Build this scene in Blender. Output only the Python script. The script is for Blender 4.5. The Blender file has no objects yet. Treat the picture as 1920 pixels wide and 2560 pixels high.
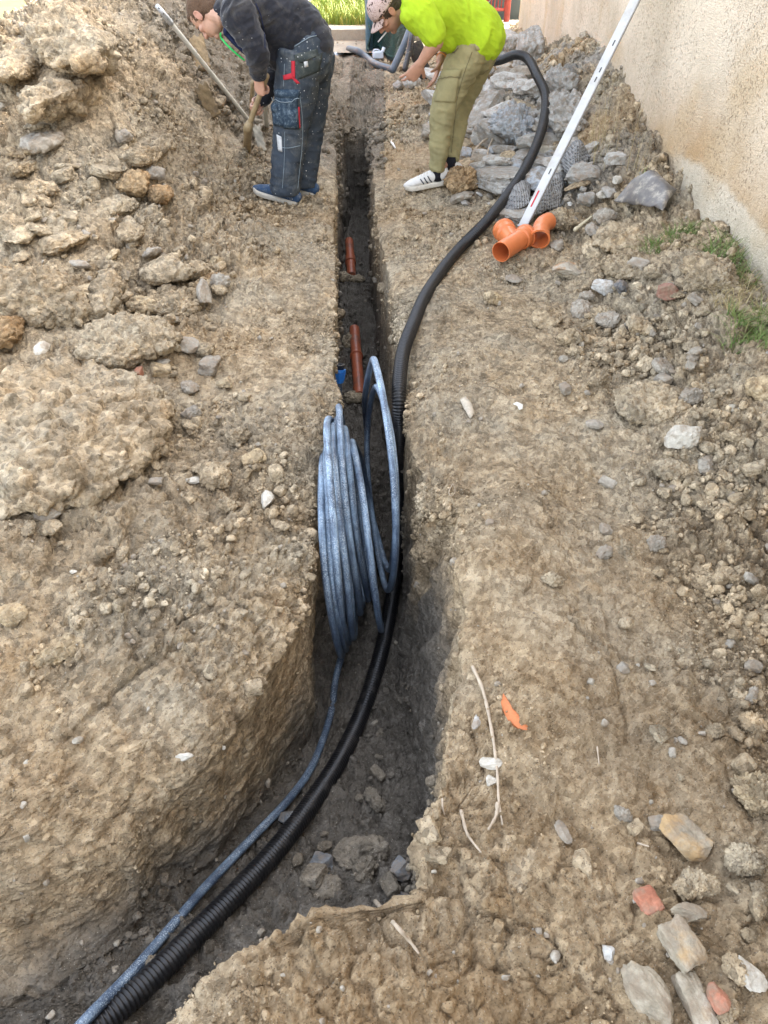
import bpy, math, random
import numpy as np
from mathutils import Vector, Matrix, Quaternion
from mathutils.bvhtree import BVHTree
rng = np.random.default_rng(7); random.seed(7)
sc = bpy.context.scene
COL = sc.collection
# ---------------------------------------------------------------- camera
CAM = np.array([0.0, 0.0, 1.7]); FPX = 1850.0; PITCH = math.radians(41.4)
cd = bpy.data.cameras.new('camera'); cam = bpy.data.objects.new('camera', cd); COL.objects.link(cam)
cam.location = CAM; cam.rotation_euler = (math.radians(90) - PITCH, 0, 0)
cd.sensor_fit = 'VERTICAL'; cd.sensor_height = 24.0; cd.lens = 24.0 * FPX / 2560.0
cd.clip_start = 0.05; cd.clip_end = 3000
sc.camera = cam
# ---------------------------------------------------------------- sky, sun, exposure
SUN_EL = math.radians(36)
SDIR = Vector((1.0, 0.45, 0)).normalized()            # horizontal direction towards the sun
wd = bpy.data.worlds.new("World"); sc.world = wd; wd.use_nodes = True
nt = wd.node_tree; nt.nodes.clear()
sky = nt.nodes.new('ShaderNodeTexSky'); sky.sky_type = 'NISHITA'; sky.sun_disc = False
sky.sun_elevation = SUN_EL; sky.sun_rotation = math.atan2(SDIR.x, SDIR.y)
sky.dust_density = 4.0; sky.air_density = 1.0; sky.ozone_density = 0.6
hs = nt.nodes.new('ShaderNodeHueSaturation'); hs.inputs['Saturation'].default_value = 0.45
bg = nt.nodes.new('ShaderNodeBackground'); bg.inputs[1].default_value = 0.14
wo = nt.nodes.new('ShaderNodeOutputWorld')
nt.links.new(sky.outputs[0], hs.inputs['Color']); nt.links.new(hs.outputs[0], bg.inputs[0]); nt.links.new(bg.outputs[0], wo.inputs[0])
sl = bpy.data.lights.new('sun', 'SUN'); sl.energy = 2.4; sl.angle = math.radians(0.5); sl.color = (1.0, 0.93, 0.82)
so = bpy.data.objects.new('sun', sl); COL.objects.link(so); so.location = (6, 3, 8)
so.rotation_euler = Vector((SDIR.x * math.cos(SUN_EL), SDIR.y * math.cos(SUN_EL), math.sin(SUN_EL))).to_track_quat('Z', 'Y').to_euler()
sc.view_settings.view_transform = 'Standard'; sc.view_settings.look = 'None'
sc.view_settings.exposure = 3.12; sc.view_settings.gamma = 1.0

# ---------------------------------------------------------------- pixel -> world helpers (photograph pixels, 1920 x 2560)
cp, sp_ = math.cos(PITCH), math.sin(PITCH)
def ray(px, py):
    a = (px - 960.0) / FPX; b = (py - 1280.0) / FPX
    return np.array([a, cp - b * sp_, -(sp_ + b * cp)])
def on_z(px, py, z):
    d = ray(px, py); t = (z - CAM[2]) / d[2]; return CAM + t * d
def on_y(px, py, Y):
    d = ray(px, py); return CAM + Y / d[1] * d
def on_x(px, py, X):
    d = ray(px, py); return CAM + X / d[0] * d
def project(P):
    P = np.asarray(P, float).reshape(-1, 3) - CAM
    ax = P[:, 1] * cp - P[:, 2] * sp_; up = P[:, 1] * sp_ + P[:, 2] * cp
    ax = np.where(ax < 1e-3, 1e-3, ax)
    return 960 + FPX * P[:, 0] / ax, 1280 - FPX * up / ax, ax

# ---------------------------------------------------------------- numpy noise
_T = rng.random((64, 64, 64)).astype(np.float32)
def vnoise(p, s=1.0, off=0.0):
    q = p * np.float32(s) + np.float32(off + 1000.0)
    i = np.floor(q).astype(np.int32); f = (q - i).astype(np.float32); f = f * f * (3 - 2 * f)
    x0, y0, z0 = (i[:, k] & 63 for k in range(3)); x1, y1, z1 = ((i[:, k] + 1) & 63 for k in range(3))
    fx, fy, fz = f[:, 0], f[:, 1], f[:, 2]
    a = _T[x0, y0, z0] * (1 - fx) + _T[x1, y0, z0] * fx; b = _T[x0, y1, z0] * (1 - fx) + _T[x1, y1, z0] * fx
    c = _T[x0, y0, z1] * (1 - fx) + _T[x1, y0, z1] * fx; d = _T[x0, y1, z1] * (1 - fx) + _T[x1, y1, z1] * fx
    a = a * (1 - fy) + b * fy; c = c * (1 - fy) + d * fy
    return (a * (1 - fz) + c * fz) * 2 - 1
def fbm(p, s, n=4, off=0.0, g=0.5):
    r = 0; a = 1.0
    for k in range(n):
        r = r + a * vnoise(p, s * 2.03 ** k, off + 17.3 * k); a *= g
    return r
_W = rng.random((32, 32, 32, 4)).astype(np.float32)
def worley(p, s=1.0, off=0.0, full=True, vec=False):
    q = (p * np.float32(s) + np.float32(off + 500.0)).astype(np.float32)
    outv = np.empty((len(q), 3), np.float32); out1 = np.empty(len(q), np.float32); out2 = np.empty(len(q), np.float32); idv = np.empty(len(q), np.float32)
    for c0 in range(0, len(q), 200000):
        qq = q[c0:c0 + 200000]; i = np.floor(qq).astype(np.int32); f = qq - i
        F1 = np.full(len(qq), 9, np.float32); F2 = F1.copy(); ID = np.zeros(len(qq), np.float32); DV = np.zeros((len(qq), 3), np.float32)
        if full: rngs = [(-1, 0, 1)] * 3; offs = None
        for dx in (-1, 0, 1):
            for dy in (-1, 0, 1):
                for dz in (-1, 0, 1):
                    w = _W[(i[:, 0] + dx) & 31, (i[:, 1] + dy) & 31, (i[:, 2] + dz) & 31]
                    vv = w[:, :3] + np.array([dx, dy, dz], np.float32) - f; d = (vv * vv).sum(1)
                    n = d < F1
                    F2 = np.where(n, F1, np.minimum(F2, d)); F1 = np.where(n, d, F1); ID = np.where(n, w[:, 3], ID); DV = np.where(n[:, None], vv, DV)
        out1[c0:c0 + len(qq)] = np.sqrt(F1); out2[c0:c0 + len(qq)] = np.sqrt(F2); idv[c0:c0 + len(qq)] = ID; outv[c0:c0 + len(qq)] = DV
    if vec: return out1, out2, idv, outv
    return out1, out2, idv
def facet(v, idv):
    a = idv * 6.283 * 13; b_ = idv * 91.7; return v[:, 0] * np.cos(a) + v[:, 1] * np.sin(a) + v[:, 2] * np.sin(b_)
def sstep(a, b, x):
    t = np.clip((x - a) / (b - a), 0, 1); return t * t * (3 - 2 * t)

# ---------------------------------------------------------------- mesh + object helpers
def mesh_np(name, V, Fq, smooth=True):
    """V (n,3) array, Fq (m,k) int array of equal-size faces or list of such arrays"""
    me = bpy.data.meshes.new(name)
    if isinstance(Fq, np.ndarray): Fq = [Fq]
    nl = sum(f.size for f in Fq); nf = sum(len(f) for f in Fq)
    me.vertices.add(len(V)); me.vertices.foreach_set('co', np.asarray(V, np.float32).ravel())
    me.loops.add(nl); me.polygons.add(nf)
    me.loops.foreach_set('vertex_index', np.concatenate([f.ravel() for f in Fq]).astype(np.int32))
    tot = np.concatenate([np.full(len(f), f.shape[1], np.int32) for f in Fq])
    st = np.concatenate([[0], np.cumsum(tot)[:-1]]).astype(np.int32)
    me.polygons.foreach_set('loop_start', st)
    me.polygons.foreach_set('use_smooth', np.full(nf, smooth))
    me.update(calc_edges=True); me.validate()
    return me
def attr(me, name, vals):
    a = me.attributes.new(name, 'FLOAT', 'POINT'); a.data.foreach_set('value', np.asarray(vals, np.float32))
class MB:
    def __init__(s): s.v = []; s.f = []
    def add(s, V, F):
        o = len(s.v); s.v.extend([tuple(map(float, p)) for p in V]); s.f.extend([tuple(int(i) + o for i in f) for f in F]); return s
    def ell(s, c, r, R=None, nu=20, nv=14):
        c = np.asarray(c, float); V = []; F = []
        for j in range(nv + 1):
            th = math.pi * j / nv
            for i in range(nu):
                ph = 2 * math.pi * i / nu
                V.append((r[0] * math.sin(th) * math.cos(ph), r[1] * math.sin(th) * math.sin(ph), r[2] * math.cos(th)))
        V = np.array(V)
        if R is not None: V = V @ np.array(R).T
        V = V + c
        for j in range(nv):
            for i in range(nu):
                F.append((j * nu + i, (j + 1) * nu + i, (j + 1) * nu + (i + 1) % nu, j * nu + (i + 1) % nu))
        return s.add(V, F)
    def tube(s, pts, rad, n=12, cap=True, ref=None, rnd=True, sub=1, closed_sub=None):
        V, F = sweep(pts, rad, n, cap, ref, rnd, sub); return s.add(V, F)
    def box(s, c, h, R=None):
        V = np.array([(x, y, z) for x in (-1, 1) for y in (-1, 1) for z in (-1, 1)], float) * np.array(h)
        if R is not None: V = V @ np.array(R).T
        return s.add(V + np.array(c), [(0, 1, 3, 2), (4, 6, 7, 5), (0, 4, 5, 1), (2, 3, 7, 6), (0, 2, 6, 4), (1, 5, 7, 3)])
def catmull(P, n):
    P = np.asarray(P, float); out = []
    Q = np.vstack([2 * P[0] - P[1], P, 2 * P[-1] - P[-2]])
    for i in range(1, len(Q) - 2):
        p0, p1, p2, p3 = Q[i - 1:i + 3]
        for k in range(n):
            t = k / n
            out.append(0.5 * ((2 * p1) + (-p0 + p2) * t + (2 * p0 - 5 * p1 + 4 * p2 - p3) * t * t + (-p0 + 3 * p1 - 3 * p2 + p3) * t ** 3))
    out.append(P[-1]); return np.array(out)
def resample(P, step):
    P = np.asarray(P, float); d = np.r_[0, np.cumsum(np.linalg.norm(np.diff(P, axis=0), axis=1))]
    n = max(2, int(d[-1] / step) + 1); s = np.linspace(0, d[-1], n)
    return np.stack([np.interp(s, d, P[:, k]) for k in range(P.shape[1])], 1), s
def frames(P, ref=None):
    T = np.gradient(P, axis=0); T /= np.linalg.norm(T, axis=1)[:, None] + 1e-12
    U = np.zeros_like(P)
    u = np.array(ref if ref is not None else (0.13, 0.2, 1.0), float)
    if abs(np.dot(u / np.linalg.norm(u), T[0])) > 0.95: u = np.array((1.0, 0.1, 0.1))
    for i in range(len(P)):
        if ref is not None and abs(np.dot(np.array(ref, float), T[i])) < 0.97 * np.linalg.norm(ref): u = np.array(ref, float)
        u = u - np.dot(u, T[i]) * T[i]; u = u / (np.linalg.norm(u) + 1e-12); U[i] = u
    return T, U, np.cross(T, U)
def sweep(pts, rad, n=12, cap=True, ref=None, rnd=True, sub=1):
    """tube through pts; rad: scalar, list of scalars or list of (ru, rv); ru along ref"""
    P = np.asarray(pts, float); R = np.asarray(rad, float)
    if R.ndim == 0: R = np.full((len(P), 2), float(R))
    if R.ndim == 1: R = np.stack([R, R], 1)
    if sub > 1:
        PR = catmull(np.hstack([P, R]), sub); P, R = PR[:, :3], np.maximum(PR[:, 3:], 1e-4)
    if rnd and cap:
        T0 = P[0] - P[1]; T0 /= np.linalg.norm(T0); T1 = P[-1] - P[-2]; T1 /= np.linalg.norm(T1)
        a = [P[0] + T0 * R[0].mean() * k for k in (0.95, 0.75, 0.4)]; b = [P[-1] + T1 * R[-1].mean() * k for k in (0.4, 0.75, 0.95)]
        P = np.vstack([a, P, b]); R = np.vstack([[R[0] * k for k in (0.3, 0.66, 0.92)], R, [R[-1] * k for k in (0.92, 0.66, 0.3)]])
    T, U, W = frames(P, ref)
    an = np.linspace(0, 2 * math.pi, n, endpoint=False)
    V = (P[:, None] + U[:, None] * (np.cos(an)[None, :, None] * R[:, None, 0:1]) + W[:, None] * (np.sin(an)[None, :, None] * R[:, None, 1:2])).reshape(-1, 3)
    m = len(P); i = np.arange(m - 1)[:, None] * n; j = np.arange(n)[None]; k = (j + 1) % n
    F = np.stack([i + j, i + k, i + n + k, i + n + j], -1).reshape(-1, 4)
    F = [tuple(f) for f in F]
    if cap: F.append(tuple(range(n - 1, -1, -1))); F.append(tuple(range((m - 1) * n, m * n)))
    return V, F
def setp(o, label=None, cat=None, group=None, kind=None):
    if label: o['label'] = label
    if cat: o['category'] = cat
    if group: o['group'] = group
    if kind: o['kind'] = kind
    return o
def obj(name, me, mat, parent=None, origin=None, **k):
    """link a mesh (built in world coordinates) as one object, its origin at its base (or its parent's)"""
    n = len(me.vertices); co = np.empty(n * 3, np.float32); me.vertices.foreach_get('co', co); co = co.reshape(-1, 3)
    if parent is not None: org = np.array(parent['_o'])
    elif origin is not None: org = np.array(origin, float)
    else: org = np.array([co[:, 0].mean(), co[:, 1].mean(), co[:, 2].min()])
    me.vertices.foreach_set('co', (co - org.astype(np.float32)).ravel()); me.update()
    o = bpy.data.objects.new(name, me); COL.objects.link(o)
    if mat is not None:
        me.materials.clear(); me.materials.append(mat)
    if parent is not None: o.parent = parent
    else: o.location = org
    o['_o'] = [float(x) for x in org]
    return setp(o, **k)
def ob(name, mb, mat, parent=None, smooth=True, origin=None, **k):
    me = bpy.data.meshes.new(name); me.from_pydata(mb.v, [], mb.f); me.update()
    if smooth: me.polygons.foreach_set('use_smooth', [True] * len(me.polygons))
    return obj(name, me, mat, parent, origin, **k)
def empty(name, loc, **k):
    o = bpy.data.objects.new(name, None); COL.objects.link(o); o.location = loc; o.empty_display_size = 0.1
    o['_o'] = [float(x) for x in loc]; return setp(o, **k)
def sharp(o, ang=35):
    me = o.data
    try: me.set_sharp_from_angle(angle=math.radians(ang))
    except Exception: pass
    return o
_ICO = {}
def icosphere(n):
    if n in _ICO: return _ICO[n]
    t = (1 + 5 ** .5) / 2
    V = [np.array(p, float) / math.sqrt(1 + t * t) for p in [(-1, t, 0), (1, t, 0), (-1, -t, 0), (1, -t, 0), (0, -1, t), (0, 1, t), (0, -1, -t), (0, 1, -t), (t, 0, -1), (t, 0, 1), (-t, 0, -1), (-t, 0, 1)]]
    F = [(0, 11, 5), (0, 5, 1), (0, 1, 7), (0, 7, 10), (0, 10, 11), (1, 5, 9), (5, 11, 4), (11, 10, 2), (10, 7, 6), (7, 1, 8), (3, 9, 4), (3, 4, 2), (3, 2, 6), (3, 6, 8), (3, 8, 9), (4, 9, 5), (2, 4, 11), (6, 2, 10), (8, 6, 7), (9, 8, 1)]
    for _ in range(n):
        c = {}; G = []
        def mid(a, b):
            k = (min(a, b), max(a, b))
            if k not in c:
                m = V[a] + V[b]; V.append(m / np.linalg.norm(m)); c[k] = len(V) - 1
            return c[k]
        for a, b, d in F:
            x, y, z = mid(a, b), mid(b, d), mid(d, a); G += [(a, x, z), (b, y, x), (d, z, y), (x, y, z)]
        F = G
    _ICO[n] = (np.array(V), np.array(F)); return _ICO[n]

# ---------------------------------------------------------------- materials
def mat_new(name):
    m = bpy.data.materials.new(name); m.use_nodes = True; return m, m.node_tree, m.node_tree.nodes['Principled BSDF']
def N(nt, typ, **k):
    n = nt.nodes.new(typ)
    for a, b in k.items():
        if a.startswith('i_'): n.inputs[a[2:].replace('_', ' ')].default_value = b
        else: setattr(n, a, b)
    return n
def ramp(nt, src, stops):
    r = nt.nodes.new('ShaderNodeValToRGB'); nt.links.new(src, r.inputs[0]); e = r.color_ramp.elements
    while len(e) < len(stops): e.new(0.5)
    for el, (p, c) in zip(e, stops):
        el.position = p; el.color = tuple(c) + (1,) if not isinstance(c, (int, float)) else (c, c, c, 1)
    return r.outputs[0]
def mix(nt, f, a, b, mode='MIX'):
    m = nt.nodes.new('ShaderNodeMix'); m.data_type = 'RGBA'; m.blend_type = mode
    for s, v in ((m.inputs[0], f), (m.inputs[6], a), (m.inputs[7], b)):
        if hasattr(v, 'links') or isinstance(v, bpy.types.NodeSocket): nt.links.new(v, s)
        elif isinstance(v, (int, float)): s.default_value = v
        else: s.default_value = tuple(v) + (1,)
    return m.outputs[2]
def math_(nt, op, a, b=0.0, clamp=False):
    m = nt.nodes.new('ShaderNodeMath'); m.operation = op; m.use_clamp = clamp
    for s, v in ((m.inputs[0], a), (m.inputs[1], b)):
        if isinstance(v, bpy.types.NodeSocket): nt.links.new(v, s)
        else: s.default_value = v
    return m.outputs[0]
def noise(nt, co, scale, detail=6, rough=0.6, dist=0.0):
    n = N(nt, 'ShaderNodeTexNoise'); n.inputs['Scale'].default_value = scale; n.inputs['Detail'].default_value = detail
    n.inputs['Roughness'].default_value = rough; n.inputs['Distortion'].default_value = dist
    if co is not None: nt.links.new(co, n.inputs['Vector'])
    return n.outputs[0]
def voro(nt, co, scale, feature='F1', out=0, rand=1.0):
    n = N(nt, 'ShaderNodeTexVoronoi'); n.feature = feature; n.inputs['Scale'].default_value = scale
    n.inputs['Randomness'].default_value = rand
    nt.links.new(co, n.inputs['Vector']); return n.outputs[out]
def wpos(nt): return nt.nodes.new('ShaderNodeNewGeometry').outputs['Position']
def opos(nt): return nt.nodes.new('ShaderNodeTexCoord').outputs['Object']
def bump(nt, b, h, strength=0.5, dist=0.01, prev=None):
    n = nt.nodes.new('ShaderNodeBump'); n.inputs['Strength'].default_value = strength; n.inputs['Distance'].default_value = dist
    nt.links.new(h, n.inputs['Height'])
    if prev is not None: nt.links.new(prev, n.inputs['Normal'])
    if b is not None: nt.links.new(n.outputs[0], b.inputs['Normal'])
    return n.outputs[0]
def soil_mat(name, cols, cool=(0.2, 0.18, 0.15), damp=True, grain=1.0, spots=0.6):
    """cols: dark, mid, light earth colours"""
    m, nt, b = mat_new(name); co = wpos(nt); L = nt.links
    n1 = noise(nt, co, 2.3, 5, .6, .4); n2 = noise(nt, co, 14, 8, .65); n3 = noise(nt, co, 90, 4, .7)
    c = ramp(nt, n2, [(0.30, cols[0]), (0.5, cols[1]), (0.72, cols[2])])
    c = mix(nt, math_(nt, 'MULTIPLY', ramp(nt, n1, [(0.45, 0.0), (0.62, 1.0)]), 0.6), c, cool)
    n4 = noise(nt, co, 5.1, 4, .6, .5)
    c = mix(nt, math_(nt, 'MULTIPLY', ramp(nt, n4, [(0.60, 0.0), (0.70, 1.0)]), 0.5 * spots), c, (0.42, 0.25, 0.10))
    # per-clod tint
    v = voro(nt, co, 55, 'F1', 1); sep = nt.nodes.new('ShaderNodeSeparateColor'); L.new(v, sep.inputs[0])
    tint = ramp(nt, sep.outputs[0], [(0.0, 0.55), (0.5, 1.0), (1.0, 1.4)])
    c = mix(nt, 0.8, c, tint, 'MULTIPLY')
    at = N(nt, 'ShaderNodeAttribute', attribute_name='tint'); 
    tn = math_(nt, 'ADD', 1.0, at.outputs['Fac'])
    c = mix(nt, 1.0, c, tn, 'MULTIPLY')
    ao = N(nt, 'ShaderNodeAttribute', attribute_name='rust')
    c = mix(nt, ao.outputs['Fac'], c, (0.40, 0.24, 0.10))
    aa = N(nt, 'ShaderNodeAttribute', attribute_name='ash'); c = mix(nt, aa.outputs['Fac'], c, ramp(nt, n2, [(.3, (0.20, 0.19, 0.17)), (.7, (0.42, 0.40, 0.36))]))
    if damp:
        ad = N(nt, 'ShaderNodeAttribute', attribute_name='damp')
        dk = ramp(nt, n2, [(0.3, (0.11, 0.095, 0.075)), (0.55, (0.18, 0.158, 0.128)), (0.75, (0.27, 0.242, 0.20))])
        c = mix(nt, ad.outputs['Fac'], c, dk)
    # pale mineral grains
    g = voro(nt, co, 230, 'F1', 0); gid = voro(nt, co, 230, 'F1', 1); s2 = nt.nodes.new('ShaderNodeSeparateColor'); L.new(gid, s2.inputs[0])
    gm = math_(nt, 'MULTIPLY', ramp(nt, g, [(0.22, 1.0), (0.34, 0.0)]), ramp(nt, s2.outputs[1], [(0.86, 0.0), (0.90, 1.0)]))
    c = mix(nt, math_(nt, 'MULTIPLY', gm, 0.55), c, (0.62, 0.56, 0.46))
    gd = math_(nt, 'MULTIPLY', ramp(nt, g, [(0.3, 1.0), (0.5, 0.0)]), ramp(nt, s2.outputs[2], [(0.80, 0.0), (0.88, 1.0)]))
    c = mix(nt, math_(nt, 'MULTIPLY', gd, 0.6), c, (0.10, 0.075, 0.05))
    L.new(c, b.inputs['Base Color']); b.inputs['Roughness'].default_value = 0.95; b.inputs['Specular IOR Level'].default_value = 0.2
    h1 = voro(nt, co, 75, 'F1', 0); h2 = voro(nt, co, 190, 'F1', 0)
    hh = math_(nt, 'ADD', math_(nt, 'MULTIPLY', h1, -1.0), math_(nt, 'MULTIPLY', h2, -0.4))
    hh = math_(nt, 'ADD', hh, math_(nt, 'MULTIPLY', noise(nt, co, 40, 8, .75), 1.6))
    bump(nt, b, hh, 0.9 * grain, 0.012)
    return m
M = {}
M['soil'] = soil_mat('soil', [(0.18, 0.132, 0.080), (0.385, 0.292, 0.182), (0.53, 0.425, 0.285)], cool=(0.39, 0.338, 0.248))
M['clod'] = soil_mat('clod soil', [(0.20, 0.15, 0.09), (0.39, 0.30, 0.19), (0.52, 0.42, 0.285)], cool=(0.39, 0.34, 0.25), damp=True, grain=0.8)
M['clod_rust'] = soil_mat('rusty clod soil', [(0.23, 0.14, 0.07), (0.36, 0.235, 0.12), (0.45, 0.33, 0.20)], cool=(0.36, 0.27, 0.16), damp=False, grain=0.8)
M['clod_tan'] = soil_mat('sandy clod soil', [(0.27, 0.19, 0.11), (0.39, 0.30, 0.18), (0.48, 0.39, 0.26)], cool=(0.38, 0.31, 0.21), damp=False, grain=0.6)
def stone_mat(name, a, b_, c_, spot=None, bs=0.5):
    m, nt, b = mat_new(name); co = wpos(nt)
    n1 = noise(nt, co, 18, 8, .65, .3); n2 = noise(nt, co, 90, 5, .6)
    c = ramp(nt, n1, [(0.32, a), (0.5, b_), (0.68, c_)])
    c = mix(nt, 0.35, c, ramp(nt, n2, [(0.3, 0.5), (0.7, 1.35)]), 'MULTIPLY')
    if spot: c = mix(nt, ramp(nt, noise(nt, co, 9, 5, .6), [(0.50, 0.0), (0.60, 0.85)]), c, spot)
    dirt = noise(nt, co, 22, 7, .7); c = mix(nt, ramp(nt, dirt, [(0.46, 0.0), (0.62, 0.75)]), c, (0.25, 0.19, 0.13))
    nt.links.new(c, b.inputs['Base Color']); b.inputs['Roughness'].default_value = 0.9
    bump(nt, b, math_(nt, 'ADD', n1, math_(nt, 'MULTIPLY', n2, .4)), bs, 0.02); return m
M['stone'] = stone_mat('grey stone', (0.19, 0.165, 0.13), (0.31, 0.275, 0.22), (0.42, 0.38, 0.31))
M['white_stone'] = stone_mat('pale stone', (0.34, 0.30, 0.24), (0.50, 0.46, 0.38), (0.62, 0.58, 0.50))
M['dark_stone'] = stone_mat('dark stone', (0.06, 0.06, 0.065), (0.12, 0.12, 0.12), (0.20, 0.20, 0.20))
M['blue_stone'] = stone_mat('blue grey stone', (0.09, 0.10, 0.11), (0.16, 0.175, 0.185), (0.25, 0.26, 0.27))
M['rust_stone'] = stone_mat('rust stained stone', (0.28, 0.25, 0.20), (0.42, 0.37, 0.29), (0.52, 0.47, 0.38), spot=(0.36, 0.17, 0.05))
M['ochre_stone'] = stone_mat('ochre veined stone', (0.20, 0.17, 0.125), (0.34, 0.29, 0.21), (0.46, 0.40, 0.31), spot=(0.42, 0.27, 0.12))
M['brick'] = stone_mat('brick fragment', (0.32, 0.12, 0.07), (0.42, 0.17, 0.10), (0.50, 0.24, 0.16))
M['red_stone'] = stone_mat('reddish stone', (0.16, 0.08, 0.05), (0.25, 0.125, 0.085), (0.33, 0.19, 0.14))
M['concrete'] = stone_mat('broken concrete', (0.22, 0.205, 0.18), (0.33, 0.315, 0.28), (0.46, 0.44, 0.40), bs=0.8)
M['light_concrete'] = stone_mat('pale concrete', (0.34, 0.325, 0.29), (0.47, 0.455, 0.415), (0.58, 0.565, 0.52))
M['bluish_concrete'] = stone_mat('bluish concrete', (0.26, 0.27, 0.27), (0.36, 0.38, 0.39), (0.48, 0.50, 0.52))
def plain(name, col, rough=0.5, metal=0.0, spec=0.5, bs=0.0, scale=60, var=0.15, dirt=0.0, dcol=(0.3, 0.24, 0.17)):
    m, nt, b = mat_new(name); co = opos(nt); n = noise(nt, co, scale, 6, .6)
    c = mix(nt, 1.0, col, ramp(nt, n, [(0.25, 1 - var), (0.75, 1 + var)]), 'MULTIPLY')
    if dirt > 0:
        c = mix(nt, ramp(nt, noise(nt, co, scale * .35, 8, .7), [(0.62 - dirt * .25, 0.0), (0.78 - dirt * .2, min(1, .4 + dirt))]), c, dcol)
    nt.links.new(c, b.inputs['Base Color']); b.inputs['Roughness'].default_value = rough; b.inputs['Metallic'].default_value = metal
    b.inputs['Specular IOR Level'].default_value = spec
    if bs > 0: bump(nt, b, n, bs, 0.01)
    return m
# ---------------------------------------------------------------- terrain with the trench
RES = 1.0
def px_curve(pts, zf):
    out = []
    for px, py in pts:
        z = 0.0
        for _ in range(12): z = zf(on_z(px, py, z)[1])
        out.append(on_z(px, py, z)[:2])
    out = np.array(out); return out[np.argsort(out[:, 1])]
def zfloor(y):
    return np.interp(y, [-.3, 0.0, .3, .6, 1.0, 1.6, 7.40, 7.54, 7.9, 8.05, 8.5, 8.9], [-.1, -.22, -.30, -.40, -.58, -.84, -.86, -.26, -.22, -.12, -.06, 0.0])
flat = lambda y: 0.0
RL = px_curve([(850, 190), (826, 215), (820, 245), (838, 275), (838, 500), (838, 700), (838, 960), (826, 1050), (800, 1130), (782, 1220), (770, 1320), (752, 1420), (715, 1530), (645, 1660), (520, 1810), (330, 1950), (100, 2080), (-250, 2230), (-900, 2420)], flat)
FL = px_curve([(848, 480), (850, 700), (848, 992), (846, 1150), (842, 1300), (826, 1500), (796, 1650), (765, 1850), (690, 2000), (560, 2120), (430, 2240), (290, 2370), (100, 2500), (-300, 2600)], zfloor)
RR = px_curve([(905, 190), (945, 215), (955, 245), (918, 278), (926, 340), (936, 500), (955, 600), (990, 750), (1014, 900), (1024, 1000), (1028, 1120), (1034, 1200), (1048, 1262), (1140, 1290), (1165, 1350), (1166, 1450), (1164, 1600), (1150, 1700), (1122, 1850), (1098, 2000), (1080, 2110), (1075, 2180), (1066, 2235), (1040, 2266), (960, 2276), (850, 2290), (760, 2316), (650, 2366), (560, 2440), (480, 2540), (380, 2680), (200, 2850)], flat)
FR = px_curve([(918, 480), (930, 620), (940, 800), (952, 1000), (975, 1180), (1006, 1290), (1010, 1500), (1003, 1700), (1040, 1900), (1075, 2080), (1080, 2200), (1050, 2262)], zfloor)
def xL(y): return np.interp(y, RL[:, 1], RL[:, 0])
def xR(y): return np.interp(y, RR[:, 1], RR[:, 0])
def xFL(y): return np.minimum(np.interp(y, FL[:, 1], FL[:, 0]), xR(y) - .06)
def xFR(y):
    a = np.interp(y, FR[:, 1], FR[:, 0]); r = xR(y)
    return np.where(y > FR[0, 1], np.minimum(a, r + .02), r - .01)
def interp2(x, xs, zs): return np.interp(x, xs, zs)
def bump2(x, y, cx, cy, rx, ry): 
    d = ((x - cx) / rx) ** 2 + ((y - cy) / ry) ** 2; return np.exp(-d)
def bank(x, y):
    # left spoil heap
    hx = interp2(-x, [.62, .85, 1.1, 1.45, 1.8, 2.1, 2.6, 3.6, 5.0], [0, .06, .30, .80, 1.08, 1.06, .86, .45, 0])
    hy = interp2(y, [2.7, 3.3, 3.9, 4.6, 5.4, 6.6, 7.6, 8.6, 10.2], [0, .10, .36, .66, .96, 1.04, .86, .45, 0])
    hy2 = interp2(y, [2.7, 3.3, 3.9, 4.6, 5.4, 6.6, 7.6, 8.6, 10.2], [0, .10, .36, .66, .96, 1.04, .86, .45, 0])
    z = hx * hy
    z = z + .16 * bump2(x, y, -1.75, 2.9, .7, .5) + .14 * bump2(x, y, -1.35, 1.9, .5, .7) + .05 * bump2(x, y, -.75, 1.6, .35, .5)
    z = z - .05 * bump2(x, y, -.75, 2.35, .35, .5)
    z = z + .10 * bump2(x, y, -.85, 4.0, .3, .5) + .12 * bump2(x, y, -.62, 7.9, .25, .6)
    # right: rises towards the wall, rubble heap
    rw = sstep(1.05, 1.75, x - .02 * (y - 4)) 
    z = z + np.where(x > 0, rw * interp2(y, [1.5, 2.6, 3.6, 4.6, 5.2, 6.5, 8, 10, 11.5], [0, .12, .28, .30, .36, .42, .40, .22, .10]), 0)
    z = z + .34 * bump2(x, y, 1.28, 6.6, .62, 1.5) * sstep(.18, .62, x) + .10 * bump2(x, y, 1.35, 3.2, .35, .6) + .10 * bump2(x, y, 1.45, 2.2, .3, .7) + .06 * bump2(x, y, .75, .55, .3, .3)
    z = z + .05 * bump2(x, y, .42, 1.3, .16, .8)
    # rim rounding
    return z
NR = int(1150 * RES)
tt = np.linspace(0, 1, NR)
a0 = 0.55
ys = (np.exp(tt * math.log((11.6 + a0) / (-.35 + a0 + .0))) * (-.35 + a0) - a0)
ys = np.interp(tt, np.linspace(0, 1, 400), None) if False else ys
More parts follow.
